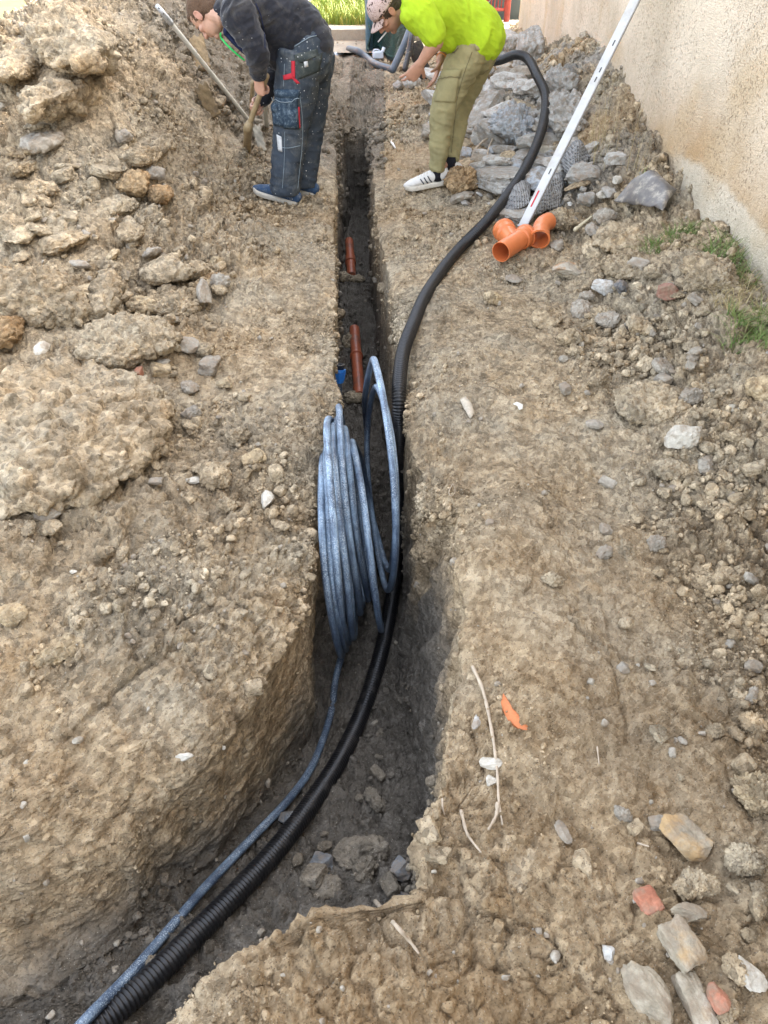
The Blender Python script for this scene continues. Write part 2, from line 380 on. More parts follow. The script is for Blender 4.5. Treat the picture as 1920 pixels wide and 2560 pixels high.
# even out: spacing ~ (y + a0)
seg = [int(430 * RES), int(110 * RES), int(120 * RES), int(100 * RES), int(420 * RES)]
U = []
X = []; Z = []; TAG = []
y = ys[:, None]
W = 1.5 + .42 * np.maximum(ys, 0); WR = np.minimum(1.1 + .5 * np.maximum(ys, 0), 2.6)
xl, xr, fl, fr, zf = xL(ys), xR(ys), xFL(ys), xFR(ys), zfloor(ys)
def wig(v, s, o, a): return a * vnoise(np.stack([v * 0, v, v * 0 + o], 1).astype(np.float32), s, o)
xl = xl + wig(ys, 5, 3.3, .018) + wig(ys, 16, 8.3, .008); xr = xr + wig(ys, 5, 11.3, .018) + wig(ys, 16, 1.3, .010)
xr = np.minimum(xr, np.where(ys < .35, xr, xr)); xl = np.minimum(xl, xr - .10)
Wl = np.maximum(W, -xl + .25)
u = (np.linspace(0, 1, seg[0], endpoint=False) ** .8)[None]
XA = -Wl[:, None] + (xl + Wl)[:, None] * u; 
u = np.linspace(0, 1, seg[1], endpoint=False)[None]
XB = xl[:, None] + (fl - xl)[:, None] * u
u = np.linspace(0, 1, seg[2], endpoint=False)[None]
XC = fl[:, None] + (fr - fl)[:, None] * u
u = np.linspace(0, 1, seg[3], endpoint=False)[None]
XD = fr[:, None] + (xr - fr)[:, None] * u
u = np.linspace(0, 1, seg[4])[None]; uk = .36
bl_ = sstep(.66, 1.3, ys); xk = np.maximum(.10 * (1 - bl_) + bl_ * (xr + (WR - xr) * uk ** 1.25), xr + .02)
XE = np.where(u < uk, xr[:, None] + (xk - xr)[:, None] * (u / uk), xk[:, None] + (WR - xk)[:, None] * (np.clip((u - uk) / (1 - uk), 0, 1) ** 1.1))
X = np.hstack([XA, XB, XC, XD, XE]); Y = np.repeat(y, X.shape[1], 1)
base = bank(X, Y)
# slump of the ground towards the rim
dl = np.clip(xl[:, None] - X, 0, 9); dr = np.clip(X - xr[:, None], 0, 9)
rl = np.interp(ys, [.5, 1.5, 2.2, 3.5, 8], [.20, .16, .08, .05, .05])[:, None]; rr = np.interp(ys, [.3, .8, 1.2, 2.2, 3.0, 5, 8], [.10, .05, .06, .05, .10, .10, .08])[:, None]
dropl = np.interp(ys, [.5, 1.5, 2.2, 3.5, 8], [.16, .12, .05, .03, .03])[:, None]; dropr = np.interp(ys, [.3, .8, 1.2, 1.6, 2.4, 5, 8], [.0, .0, .01, .02, .05, .06, .05])[:, None]
Zb = base - np.where(X <= xl[:, None], dropl * np.exp(-(dl / rl) * 1.3), 0) - np.where(X >= xr[:, None], dropr * np.exp(-(dr / rr) * 1.3), 0)
zl = bank(xl[:, None], y) - dropl; zr = bank(xr[:, None], y) - dropr
n0, n1, n2, n3 = seg[0], seg[0] + seg[1], seg[0] + seg[1] + seg[2], sum(seg[:4])
u = np.linspace(0, 1, seg[1], endpoint=False)[None]
Zb[:, n0:n1] = zl + (zf[:, None] - zl) * u
Zb[:, n1:n2] = zf[:, None]
u = np.linspace(0, 1, seg[3], endpoint=False)[None]
Zb[:, n2:n3] = zf[:, None] + (zr - zf[:, None]) * u
# far end: walls close where the floor has come up
# ledges: bulge wall profile outwards/inwards
edge = np.clip((np.abs(X) - (W[:, None] - .35)) / .35, 0, 1) * (X < 0)
Zb = np.where(Zb < 0, Zb * (1 - edge * .97), Zb)
wl = np.zeros_like(X); wl[:, n0:n1] = np.sin(np.linspace(0, math.pi, seg[1]))[None]; wl[:, n2:n3] = np.sin(np.linspace(0, math.pi, seg[3]))[None]
isfl = np.zeros_like(X); isfl[:, n1:n2] = 1
G = np.stack([X, Y, Zb], -1)
du = np.gradient(G, axis=1); dv = np.gradient(G, axis=0)
NN = np.cross(du, dv); NN /= np.linalg.norm(NN, axis=-1)[..., None] + 1e-12
# soften normals over the rims
for _ in range(10):
    NN[:, 1:-1] = (NN[:, :-2] + NN[:, 1:-1] * 2 + NN[:, 2:]) / 4
NN /= np.linalg.norm(NN, axis=-1)[..., None] + 1e-12
nr, nc = X.shape
P = G.reshape(-1, 3).astype(np.float32); n = NN.reshape(-1, 3)
Xf, Yf, Zf = P[:, 0], P[:, 1], P[:, 2]
big = fbm(P, 2.6, 3, 4.0); mid = fbm(P, 9.0, 4, 9.0); fine = fbm(P, 45.0, 4, 2.0, .6)
warp = P + .02 * np.stack([vnoise(P, 20, 1.), vnoise(P, 20, 5.), vnoise(P, 20, 9.)], 1)
f1, f2, idc, vc = worley(warp, 13.0, vec=True); c1 = sstep(0.0, .34, f2 - f1) * (.25 + .75 * idc)
g1, g2, idg, vg = worley(warp, 34.0, 3.0, vec=True); c2 = sstep(0.0, .34, g2 - g1) * (.3 + .7 * idg)
h1, h2, idh = worley(P, 80.0, 7.0); c3 = sstep(0.0, .4, h2 - h1) * (.3 + .7 * idh)
rough = fbm(P, 1.7, 3, 31.0)                       # patches: cloddy / trodden
rough = sstep(-.35, .45, rough)
region = np.full(len(P), .5, np.float32)
region += .55 * sstep(.75, 1.25, Xf) * (Xf > 0) + .35 * sstep(2.6, 3.6, Yf) * (Xf < 0) * sstep(.5, 1.0, -Xf) + .3 * sstep(6, 7, Yf)
region -= .50 * bump2(Xf, Yf, .62, 2.0, .30, 1.2) + .30 * bump2(Xf, Yf, -.50, 3.9, .22, 1.2) + .3 * bump2(Xf, Yf, .55, 3.6, .3, .9)
region += .45 * sstep(.15, .5, Xf) * sstep(.95, .6, Yf)
region = np.clip(region, .12, 1.1) * (.45 + .55 * rough)
iswall = wl.reshape(-1); fl_ = isfl.reshape(-1)
amp = region * (1 - .55 * iswall)
amp = np.where(fl_ > 0, .75, amp)
disp = .035 * big * (1 - .3 * iswall) * (1 - .6 * fl_) + .014 * mid + .0045 * fine
k1, k2, idk, vk = worley(P + .06 * np.stack([vnoise(P, 7, 1.), vnoise(P, 7, 5.), vnoise(P, 7, 9.)], 1).astype(np.float32), 4.6, 21.0, vec=True); c0 = sstep(0.0, .16, k2 - k1) * (.15 + .85 * idk)
plates = np.clip(.9 * sstep(-.55, -.95, Xf) + .8 * sstep(.85, 1.3, Xf) + .35 * (Yf < 1.6), 0, 1) * (1 - fl_) * (.4 + .6 * rough)
disp += plates * (.050 * c0 - .022 + .050 * facet(vk, idk)) * (1 - .4 * iswall)
disp += (amp + .25 * iswall) * (.026 * facet(vc, idc)) + (amp + .3 * iswall + .03) * .013 * facet(vg, idg)
disp += amp * (.034 * c1 - .013) + amp * (.019 * c2 - .007) + (.13 + amp) * .0095 * c3
# digging scrapes on the walls: vertical-ish streaks
Q = P * np.array([6, 6, 1.2], np.float32)
disp += iswall * .012 * fbm(Q, 3.0, 4, 6.0)
nearrim = np.exp(-np.minimum(np.abs(Xf - xL(Yf)), np.abs(Xf - xR(Yf))) / .035) * sstep(2.0, 2.6, Yf) * (Yf < 7.6)
disp = disp * (1 - .72 * nearrim)
isL = (np.repeat(np.isin(np.arange(nc), np.arange(n0, n1))[None], nr, 0).reshape(-1)); farw = iswall * sstep(2.0, 2.6, Yf); disp = disp * (1 - .6 * farw)
lface = np.maximum(isL * (Yf < 2.1), .8 * (Xf < xL(Yf)) * sstep(.16, .04, xL(Yf) - Xf) * (Yf < 1.6)) * sstep(.35, .6, iswall + .4); sm_ = lface * sstep(-.2, .5, fbm(P, 2.2, 3, 61.) + .35)
disp = disp * (1 - .80 * sm_) + sm_ * (.010 * fbm(P * np.array([1.0, 2.2, 5.0], np.float32), 7.0, 4, 6.0) + .022 * fbm(P, 3.2, 2, 66.))
disp = disp * (1 - .92 * sstep(9.5, 10.0, Yf))
Pn = P + n * disp[:, None].astype(np.float32)
# pull overhangs at the left bank face
GV = Pn; GN = n
idx = np.arange(nr * nc).reshape(nr, nc)
FQ = np.stack([idx[:-1, :-1], idx[:-1, 1:], idx[1:, 1:], idx[1:, :-1]], -1).reshape(-1, 4)
me = mesh_np('ground', GV, FQ)
depth_in = np.maximum.reduce([fl_, iswall])
top = np.where(np.isin(np.arange(nc), np.arange(n0, n3)), 1, 0)
intr = np.repeat(top[None], nr, 0).reshape(-1)
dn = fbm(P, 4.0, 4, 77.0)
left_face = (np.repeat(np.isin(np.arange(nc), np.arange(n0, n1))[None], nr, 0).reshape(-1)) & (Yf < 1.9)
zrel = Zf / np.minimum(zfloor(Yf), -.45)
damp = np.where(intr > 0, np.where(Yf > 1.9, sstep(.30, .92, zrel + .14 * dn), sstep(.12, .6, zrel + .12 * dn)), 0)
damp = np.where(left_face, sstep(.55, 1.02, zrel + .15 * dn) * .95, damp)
damp = np.maximum(damp, sstep(5.2, 6.2, Yf) * sstep(-1.9, -1.5, Xf) * (Xf < 0) * .72)  # also gives the heap's far right side a darker grey tone
rust = np.clip(sstep(.25, .8, fbm(P, 1.3, 4, 55.0)) * .5, 0, 1) * (1 - damp) * np.where(Xf < -.4, .45, 1)
rust = np.maximum(rust, np.maximum(.8 * sstep(.4, 1.0, bump2(Xf, Yf, .1, .4, .6, .32)), .45 * bump2(Xf, Yf, .5, 1.0, .5, .9)) * (1 - damp))
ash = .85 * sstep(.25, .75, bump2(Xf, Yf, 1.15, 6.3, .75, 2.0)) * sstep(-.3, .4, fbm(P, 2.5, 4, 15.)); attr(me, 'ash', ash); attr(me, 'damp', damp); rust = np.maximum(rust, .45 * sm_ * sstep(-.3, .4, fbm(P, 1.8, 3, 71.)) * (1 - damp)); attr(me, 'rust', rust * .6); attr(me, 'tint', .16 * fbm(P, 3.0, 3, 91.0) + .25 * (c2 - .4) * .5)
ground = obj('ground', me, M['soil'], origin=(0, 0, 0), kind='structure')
PX, PY, AX = project(GV)
def gidx(px, py):
    d = (PX - px) ** 2 + (PY - py) ** 2
    k = np.where(d < (5.0 + d.min() ** .5) ** 2)[0]
    return k[np.argmin(AX[k])]
def GP(px, py):
    i = gidx(px, py); return GV[i].astype(float), GN[i].astype(float), float(AX[i])
def ground_z(x, y):
    r = int(np.clip(np.searchsorted(ys, y), 0, nr - 1)); row = X[r]; c = int(np.argmin(np.abs(row - x))); return float(GV[r * nc + c, 2])
# ---------------------------------------------------------------- outer ground, road, kerb, grass
def sheet(name, x0, x1, y0, y1, z, mat, nx=2, ny=2, amp=0.0, **k):
    gx, gy = np.meshgrid(np.linspace(x0, x1, nx), np.linspace(y0, y1, ny))
    V = np.stack([gx.ravel(), gy.ravel(), np.full(gx.size, z)], 1).astype(np.float32)
    if amp: V[:, 2] += amp * fbm(V, 1.2, 4, 3.)
    i = np.arange(nx * ny).reshape(ny, nx)
    return obj(name, mesh_np(name, V, np.stack([i[:-1, :-1], i[:-1, 1:], i[1:, 1:], i[1:, :-1]], -1).reshape(-1, 4)), mat, origin=(0, 0, 0), **k)
M['far_soil'] = soil_mat('dry packed earth', [(0.20, 0.15, 0.10), (0.30, 0.225, 0.145), (0.40, 0.31, 0.20)], damp=False)
m, nt, b = mat_new('pale dusty road'); co = wpos(nt)
c = ramp(nt, noise(nt, co, 3.0, 8, .65), [(.35, (0.30, 0.26, 0.20)), (.6, (0.42, 0.37, 0.28))]); c = mix(nt, ramp(nt, noise(nt, co, 16, 6, .7), [(.55, 0.0), (.7, .6)]), c, (0.2, .165, .11))
nt.links.new(c, b.inputs['Base Color']); b.inputs['Roughness'].default_value = .9; bump(nt, b, noise(nt, co, 30, 8, .7), .6, .03); M['road'] = m
m, nt, b = mat_new('grass soil'); co = wpos(nt)
nt.links.new(ramp(nt, noise(nt, co, 2, 6, .6), [(.4, (0.10, 0.12, 0.03)), (.6, (0.16, 0.19, 0.04))]), b.inputs['Base Color']); b.inputs['Roughness'].default_value = .95; M['turf'] = m
# outer ground ring down to the horizon (hole where the worked ground lies)
R_ = 1500.0
ring = MB()
xs = [-R_, -6.35, 2.55, R_]; yy = [-R_, -.34, 11.5, R_]
V = [(x, y_, -.03) for y_ in yy for x in xs]; F = [(j * 4 + i, j * 4 + i + 1, (j + 1) * 4 + i + 1, (j + 1) * 4 + i) for j in range(3) for i in range(3) if not (i == 1 and j == 1)]
ring.add(V, F); ob('surrounding_ground', ring, M['far_soil'], smooth=False, origin=(0, 0, 0), kind='structure')
sheet('bare_ground', -8, -1.4, -.3, 11.5, -.06, M['far_soil'], 60, 80, .05, kind='structure')
sheet('road', -14, 9, 9.95, 10.80, .022, M['road'], 200, 60, .008, kind='structure')
kb = MB()
for k in range(18):
    x0 = -7.5 + k * .82
    kb.box((x0 + .40, 10.80 + .012 * (k % 3), .070), (.395, .06, .060))
ob('kerb', kb, plain('kerb concrete', (0.36, 0.33, 0.27), .9, bs=.6, scale=30), smooth=False, kind='structure')
sheet('pavement', -14, 1.6, 10.88, 11.4, .115, M['road'], 60, 20, .01, kind='structure')
sheet('verge', -30, 30, 11.62, 60, .10, M['turf'], 60, 60, .06, kind='structure')
# grass blades on the verge: one object of stuff
def grass_blades(name, pts, h0, h1, wd_, mats, lean=.5, **k):
    n_ = len(pts); an = rng.random(n_) * 6.283; L = h0 + (h1 - h0) * rng.random(n_); le = (rng.random(n_) * lean) * L; la = rng.random(n_) * 6.283
    d = np.stack([np.cos(an), np.sin(an), an * 0], 1) * wd_; tip = np.stack([np.cos(la) * le, np.sin(la) * le, L], 1)
    p = pts; V = np.stack([p - d, p + d, p + tip * np.array([.35, .35, .6]) + d * .7, p + tip * np.array([.35, .35, .6]) - d * .7, p + tip], 1).reshape(-1, 3)
    i = np.arange(n_)[:, None] * 5
    me = mesh_np(name, V, [i + np.array([[0, 1, 2, 3]]), i + np.array([[3, 2, 4]])]); attr(me, 'tint', np.repeat(rng.random(n_), 5))
    return obj(name, me, mats, **k)
def blade_mat(name, a, b_, c_):
    m, nt, b = mat_new(name); at = N(nt, 'ShaderNodeAttribute', attribute_name='tint')
    nt.links.new(ramp(nt, at.outputs['Fac'], [(0.0, a), (.5, b_), (1.0, c_)]), b.inputs['Base Color']); b.inputs['Roughness'].default_value = .6
    b.inputs['Transmission Weight'].default_value = 0.0; b.inputs['Subsurface Weight'].default_value = 0.0; return m
M['grass'] = blade_mat('grass blades', (0.10, 0.17, 0.02), (0.20, 0.27, 0.03), (0.36, 0.33, 0.08))
M['weed'] = blade_mat('weed leaves', (0.07, 0.13, 0.025), (0.14, 0.22, 0.045), (0.30, 0.30, 0.12))
M['bush'] = blade_mat('shrub leaves', (0.02, 0.06, 0.015), (0.045, 0.11, 0.03), (0.09, 0.17, 0.04))
n_ = 42000
pts = np.stack([rng.uniform(-3.4, .6, n_), 11.22 + 6.5 * rng.random(n_) ** 1.3, np.full(n_, .10)], 1)
pts = pts[fbm(pts.astype(np.float32), 1.5, 3, 8.) > -.75]
grass_blades('grass', pts, .06, .20, .008, M['grass'], .8, label='sunlit yellow green grass on the verge beyond the road', cat='grass', kind='stuff')
# shrub behind the verge, dark green
def shrub(name, c, r, nleaf, label, cat='shrub', mat=None, ls=.05, group=None):
    t = empty(name, (c[0], c[1], .12), label=label, cat=cat, group=group)
    th = rng.random(nleaf) * 6.283; ph = np.arccos(rng.random(nleaf)); rr = rng.random(nleaf) ** .4
    p = np.stack([np.sin(ph) * np.cos(th) * r[0], np.sin(ph) * np.sin(th) * r[1], np.cos(ph) * r[2]], 1) * rr[:, None]
    keep = fbm((p + c).astype(np.float32), 3.0, 3, 5.) > -.25; p = p[keep] + np.array([c[0], c[1], .14]); k = len(p)
    a = rng.normal(size=(k, 3)); a /= np.linalg.norm(a, axis=1)[:, None]; bb = np.cross(a, rng.normal(size=(k, 3))); bb /= np.linalg.norm(bb, axis=1)[:, None]
    s_ = ls * (.6 + .8 * rng.random(k))[:, None]
    V = np.stack([p - a * s_, p + bb * s_ * .45, p + a * s_, p - bb * s_ * .45], 1).reshape(-1, 3)
    me = mesh_np('foliage', V, np.arange(k * 4).reshape(-1, 4)); attr(me, 'tint', np.repeat(rng.random(k), 4)); obj('foliage', me, mat or M['bush'], t)
    st = MB()
    for q in range(5):
        e = np.array([c[0] + r[0] * .5 * math.cos(q * 1.3), c[1] + r[1] * .5 * math.sin(q * 1.3), .1 + r[2] * .7]); st.tube([(c[0], c[1], .05), (np.array([c[0], c[1], .1]) + e) / 2 + .04, e], [.02, .014, .006], 6)
    ob('stem', st, M['bark'], t)
M['bark'] = plain('bark', (0.12, 0.09, 0.06), .9, bs=.8, scale=40)
shrub('shrub', (.35, 15.4, 0), (1.3, .8, .60), 9000, 'dark green shrub beyond the grass verge, left of the blue post', mat=M['bush'])
shrub('shrub', (-3.4, 18.4, 0), (1.2, .8, .7), 6000, 'dark green shrub far behind the leftmost worker', mat=M['bush'])

# ---------------------------------------------------------------- house with the rendered wall on the right
WX = lambda y: 1.69 - .004 * (y - 4.0)
m, nt, b = mat_new('roughcast render'); co = wpos(nt)
sx = nt.nodes.new('ShaderNodeSeparateXYZ'); nt.links.new(co, sx.inputs[0])
base_c = ramp(nt, noise(nt, co, 1.3, 6, .6), [(.35, (0.52, 0.43, 0.315)), (.6, (0.68, 0.575, 0.44)), (.75, (0.74, 0.635, 0.50))])
lo_c = ramp(nt, noise(nt, co, 3, 6, .65), [(.35, (0.42, 0.36, 0.265)), (.65, (0.58, 0.51, 0.39))])
# height of the paler patch at the foot of the wall, along y
cur = ramp(nt, math_(nt, 'DIVIDE', sx.outputs[1], 12.0), [(0.0, .38), (.25, .42), (.29, .46), (.345, .46), (.40, .36), (.435, .22), (.50, .0)])
zz = math_(nt, 'ADD', math_(nt, 'SUBTRACT', sx.outputs[2], cur), math_(nt, 'MULTIPLY', math_(nt, 'SUBTRACT', noise(nt, co, 5, 6, .65), .5), .12))
br = ramp(nt, math_(nt, 'ADD', zz, .5), [(.50, 0.0), (.53, 1.0), (.60, .85), (.95, .0)])
br = math_(nt, 'MULTIPLY', br, ramp(nt, math_(nt, 'DIVIDE', sx.outputs[1], 12.0), [(.20, .7), (.38, 1.0), (.55, .55), (.75, .10)]))
br = math_(nt, 'MULTIPLY', br, ramp(nt, noise(nt, co, 2.2, 5, .6), [(.3, .45), (.6, 1.0)]))
c = mix(nt, br, base_c, (0.45, 0.29, 0.14))
c = mix(nt, ramp(nt, math_(nt, 'ADD', zz, .5), [(.44, .85), (.56, 0.0)]), c, lo_c)
st2 = ramp(nt, noise(nt, co, 1.1, 5, .6, .8), [(.52, 0.0), (.66, .55)]); c = mix(nt, st2, c, (0.50, 0.36, 0.20))
ncell = noise(nt, co, 60, 3, .5)
mp = N(nt, 'ShaderNodeMapping'); mp.inputs['Scale'].default_value = (1, 1, .6); nt.links.new(co, mp.inputs[0])
pv = voro(nt, mp.outputs[0], 70, 'F1', 0); pid = voro(nt, mp.outputs[0], 70, 'F1', 1); sp3 = nt.nodes.new('ShaderNodeSeparateColor'); nt.links.new(pid, sp3.inputs[0])
dens = ramp(nt, noise(nt, co, 1.7, 4, .6), [(.3, .35), (.7, 1.0)])
pit = math_(nt, 'MULTIPLY', ramp(nt, pv, [(.20, 1.0), (.36, 0.0)]), ramp(nt, math_(nt, 'MULTIPLY', sp3.outputs[0], dens), [(.34, 0.0), (.42, 1.0)]))
c = mix(nt, math_(nt, 'MULTIPLY', pit, .45), c, (0.20, 0.14, 0.09))
gr = voro(nt, co, 120, 'F1', 0)
c = mix(nt, .45, c, ramp(nt, gr, [(0.1, 1.22), (.6, .78)]), 'MULTIPLY'); c = mix(nt, .6, c, ramp(nt, noise(nt, co, 28, 6, .75), [(.35, .84), (.65, 1.12)]), 'MULTIPLY')
nt.links.new(c, b.inputs['Base Color']); b.inputs['Roughness'].default_value = .95; b.inputs['Specular IOR Level'].default_value = .2
h = math_(nt, 'ADD', math_(nt, 'MULTIPLY', gr, -.5), math_(nt, 'ADD', math_(nt, 'MULTIPLY', pit, -1.0), math_(nt, 'MULTIPLY', ncell, .7)))
bump(nt, b, h, .7, .012); M['render'] = m
YE, HW = 10.85, 4.0
house = empty('house', (WX(4) + 2.5, 4.0, 0), label='house with a beige roughcast wall along the right of the trench', cat='house')
ny, nz = 260, 90
gy, gz = np.meshgrid(np.linspace(-4, YE, ny), np.linspace(-.3, HW, nz))
Vw = np.stack([WX(gy).ravel(), gy.ravel(), gz.ravel()], 1).astype(np.float32)
Vw[:, 0] -= .012 * fbm(Vw, 1.6, 4, 12.) + .003 * fbm(Vw, 14, 3, 2.)
i = np.arange(ny * nz).reshape(nz, ny)
wm = [np.stack([i[:-1, :-1], i[1:, :-1], i[1:, 1:], i[:-1, 1:]], -1).reshape(-1, 4)]
k0 = len(Vw); XB2 = WX(4) + 5
Vw = np.vstack([Vw, [(XB2, -4, -.3), (XB2, YE, -.3), (XB2, YE, HW), (XB2, -4, HW)]]).astype(np.float32)
wm.append(np.array([[k0, k0 + 1, k0 + 2, k0 + 3], [i[0, -1], i[-1, -1], k0 + 2, k0 + 1], [i[0, 0], k0, k0 + 3, i[-1, 0]], [i[-1, 0], k0 + 3, k0 + 2, i[-1, -1]]]))
wall_o = obj('wall', mesh_np('wall', Vw, wm), M['render'], house)
sharp(wall_o, 50)
rf = MB(); rf.box((WX(4) + 2.5, 3.5, HW + .07), (2.62, 7.75, .06)); ob('roof', rf, plain('roof tiles', (0.30, 0.13, 0.08), .8, bs=.4), house, smooth=False)

# ---------------------------------------------------------------- rocks and clods
def rock_mesh(size, seed, kind='clod', sub=4, R=None, c=(0, 0, 0)):
    r_ = np.random.default_rng(seed); V, F = icosphere(sub); V = V.copy(); off = seed * 7.77 % 400
    if kind in ('stone', 'slab', 'block'):
        for _ in range(9 if kind != 'block' else 0):
            nn = r_.normal(size=3); nn /= np.linalg.norm(nn); d = r_.uniform(.55, .85); s = V @ nn
            V = V - np.maximum(s - d, 0)[:, None] * nn
        if kind == 'block':
            e = 7.0; V = V / (np.sum(np.abs(V) ** e, 1) ** (1 / e))[:, None] * .80
            for _ in range(4):
                nn = r_.normal(size=3); nn /= np.linalg.norm(nn); d = r_.uniform(.85, 1.05); s = V @ nn
                V = V - np.maximum(s - d, 0)[:, None] * nn
        Vf = V.astype(np.float32); V = V * (1 + .10 * fbm(Vf, 1.5, 3, off) + .04 * fbm(Vf, 6, 3, off))[:, None]
    else:
        for _ in range(5):
            nn = r_.normal(size=3); nn /= np.linalg.norm(nn); d = r_.uniform(.6, .9); s = V @ nn
            V = V - np.maximum(s - d, 0)[:, None] * nn * .8
        Vf = (V * np.array(size) / max(size) * (1.0 + .5 * (sub > 4))).astype(np.float32)
        a1, a2, ai = worley(Vf, 2.6, off); b1, b2, bi = worley(Vf, 7.0, off + 9)
        S_ = np.array(size) * .5; V = V * S_; nn_ = V / S_ ** 2; nn_ /= np.linalg.norm(nn_, axis=1)[:, None] + 1e-9; sc_ = (S_.min() * .75 + S_.max() * .10)
        c1_, c2_, ci, cv = worley(Vf, 4.5, off + 30, vec=True)
        V = V + nn_ * (sc_ * (.20 * fbm(Vf, 1.6, 3, off) + .20 * (sstep(0, .30, a2 - a1) * (.3 + ai) - .5) + .065 * (sstep(0, .35, b2 - b1) * (.3 + bi) - .4) + .12 * facet(cv, ci) + .035 * fbm(Vf, 12, 3, off)))[:, None]
        S_done = True
    if kind != 'clod': V = V * np.array(size) * .5
    if R is not None: V = V @ np.array(R).T
    return V + np.array(c), F
def rotm(yaw=0, tilt=0, roll=0):
    return np.array((Matrix.Rotation(math.radians(yaw), 3, 'Z') @ Matrix.Rotation(math.radians(tilt), 3, 'X') @ Matrix.Rotation(math.radians(roll), 3, 'Y')))
_seed = [100]
def rock(name, label, cat, px, py, w, h, mat, kind='clod', flat=.6, yaw=0, tilt=0, roll=0, sink=.25, sub=4, group=None, lift=0.0, thick=None, base=None):
    _seed[0] += 1
    p, nn, ax = GP(px, py + h * .25) if base is None else base
    if base is None and mat in ('clod', 'clod_tan', 'clod_rust'): flat = flat * .9
    d = CAM - p; dep = math.asin(d[2] / np.linalg.norm(d))
    lx = w * ax / FPX; lz = thick or flat * min(lx, h * ax / FPX)
    ly = (h * ax / FPX - lz * math.cos(dep) * .7) / math.sin(dep); ly = float(np.clip(ly, .45 * lx, 3.5 * lx))
    V, F = rock_mesh((lx * 1.08, ly * 1.08, lz), _seed[0], kind, sub, rotm(yaw, tilt, roll))
    c = p + np.array([0, 0, lz * (.5 - sink) + lift]); 
    me = mesh_np(name, V + c, F, smooth=True); 
    pt = (V + c).astype(np.float32); attr(me, 'tint', .2 * fbm(pt, 12., 3, 5.) + random.uniform(-.12, .12))
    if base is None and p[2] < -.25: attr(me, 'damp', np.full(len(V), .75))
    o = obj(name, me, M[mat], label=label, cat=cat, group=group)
    if kind != 'clod': sharp(o, 28)
    return o
C, S = 'soil_clod', 'stone'
# left bank
rock(C, 'huge flat-topped block of compact soil at the left edge', 'soil clod', 150, 985, 480, 430, 'clod', flat=.40, sink=.34, sub=6, yaw=-8, tilt=-6, roll=8)
rock(C, 'long grey brown slab of soil tilted down to the right, at the left edge', 'soil clod', 100, 715, 270, 150, 'clod', flat=.9, yaw=-22, roll=14, sub=5, sink=.3)
rock(C, 'broad pentagonal soil clod just right of the huge block', 'soil clod', 318, 838, 240, 150, 'clod', flat=.7, yaw=12, sub=5, sink=.32)
rock(C, 'bright orange clod in the sun at the left edge', 'soil clod', 18, 815, 75, 95, 'clod_rust', flat=.9, sub=4, sink=.2)
rock(C, 'yellowish rounded clod above the broad pentagonal one', 'soil clod', 370, 752, 82, 58, 'clod_tan', flat=.8)
rock(S, 'upright grey white stone left of the trodden path', 'stone', 522, 738, 40, 80, 'stone', 'stone', flat=1.6, sink=.2, yaw=10)
rock(C, 'leaning grey clod between the slab and the yellowish clod', 'soil clod', 268, 730, 70, 105, 'clod', flat=1.0, tilt=15)
rock(C, 'wide brown soil clod against the upright grey stone', 'soil clod', 442, 735, 130, 95, 'clod', flat=.7, sub=5, sink=.35)
rock(C, 'lumpy brown clod above the yellowish clod', 'soil clod', 420, 660, 120, 90, 'clod', flat=.7, yaw=20)
rock(C, 'dark brown clod on the edge of the trodden path', 'soil clod', 495, 668, 60, 50, 'clod', flat=.8)
rock(C, 'small orange clod beside the dark brown one', 'soil clod', 535, 690, 38, 35, 'clod_rust')
rock(C, 'grey angular clod right of the broad pentagonal one', 'soil clod', 462, 855, 62, 50, 'stone', 'stone', flat=.8)
rock(C, 'brown clod next to the grey angular one', 'soil clod', 512, 862, 46, 42, 'clod', flat=.8)
rock(C, 'rust orange clod halfway up the spoil heap', 'soil clod', 340, 452, 78, 72, 'clod_rust', flat=.8, sub=4, sink=.35)
rock(C, 'orange lump just right of the rust orange clod on the heap', 'soil clod', 395, 478, 62, 50, 'clod_rust', flat=.8, sink=.35)
rock(C, 'big crusted clod high on the spoil heap', 'soil clod', 165, 190, 130, 150, 'clod', flat=.8, sub=5, sink=.42)
rock(C, 'large overhanging tan clod near the top of the spoil heap', 'soil clod', 175, 80, 170, 160, 'clod', flat=.9, sub=5, sink=.45, yaw=25)
rock(C, 'brown clod at the top left corner of the spoil heap', 'soil clod', 55, 130, 110, 100, 'clod', flat=.7, sub=5, sink=.45)
rock(C, 'small whitish crusty clod on the heap below the big crusted one', 'soil clod', 110, 335, 90, 55, 'stone', flat=.6, sink=.4)
rock(C, 'grey lumpy clod low on the spoil heap', 'soil clod', 170, 590, 110, 60, 'clod', flat=.6, sink=.35)
rock(C, 'flat grey clod at the foot of the spoil heap', 'soil clod', 60, 570, 90, 60, 'clod', flat=.6, sink=.35)
rock(C, 'rounded grey clod below the huge block', 'soil clod', 122, 1268, 80, 62, 'stone', 'stone', flat=.6)
rock(C, 'brown crumbly clod beneath the rounded grey one', 'soil clod', 115, 1315, 75, 45, 'clod', flat=.6)
rock(C, 'oblong tan clod on the left bank', 'soil clod', 145, 1612, 165, 55, 'clod_tan', flat=.8, yaw=28, sub=5, sink=.3)
rock(C, 'rounded tan clod at the left edge above the oblong one', 'soil clod', 30, 1525, 80, 60, 'clod_tan', flat=.6)
rock(S, 'pale knobbly stone on the rim of the left bank', 'stone', 668, 1238, 36, 62, 'white_stone', 'stone', flat=1.1)
rock(S, 'pale flat stone in the left bank face', 'stone', 470, 1888, 44, 26, 'white_stone', 'stone', flat=.8)
rock(S, 'flat light grey stone on the left bank', 'stone', 394, 1200, 36, 22, 'stone', 'block', flat=.6)
rock(S, 'flat pale stone right of the light grey one', 'stone', 490, 1198, 44, 22, 'white_stone', 'stone', flat=.6)
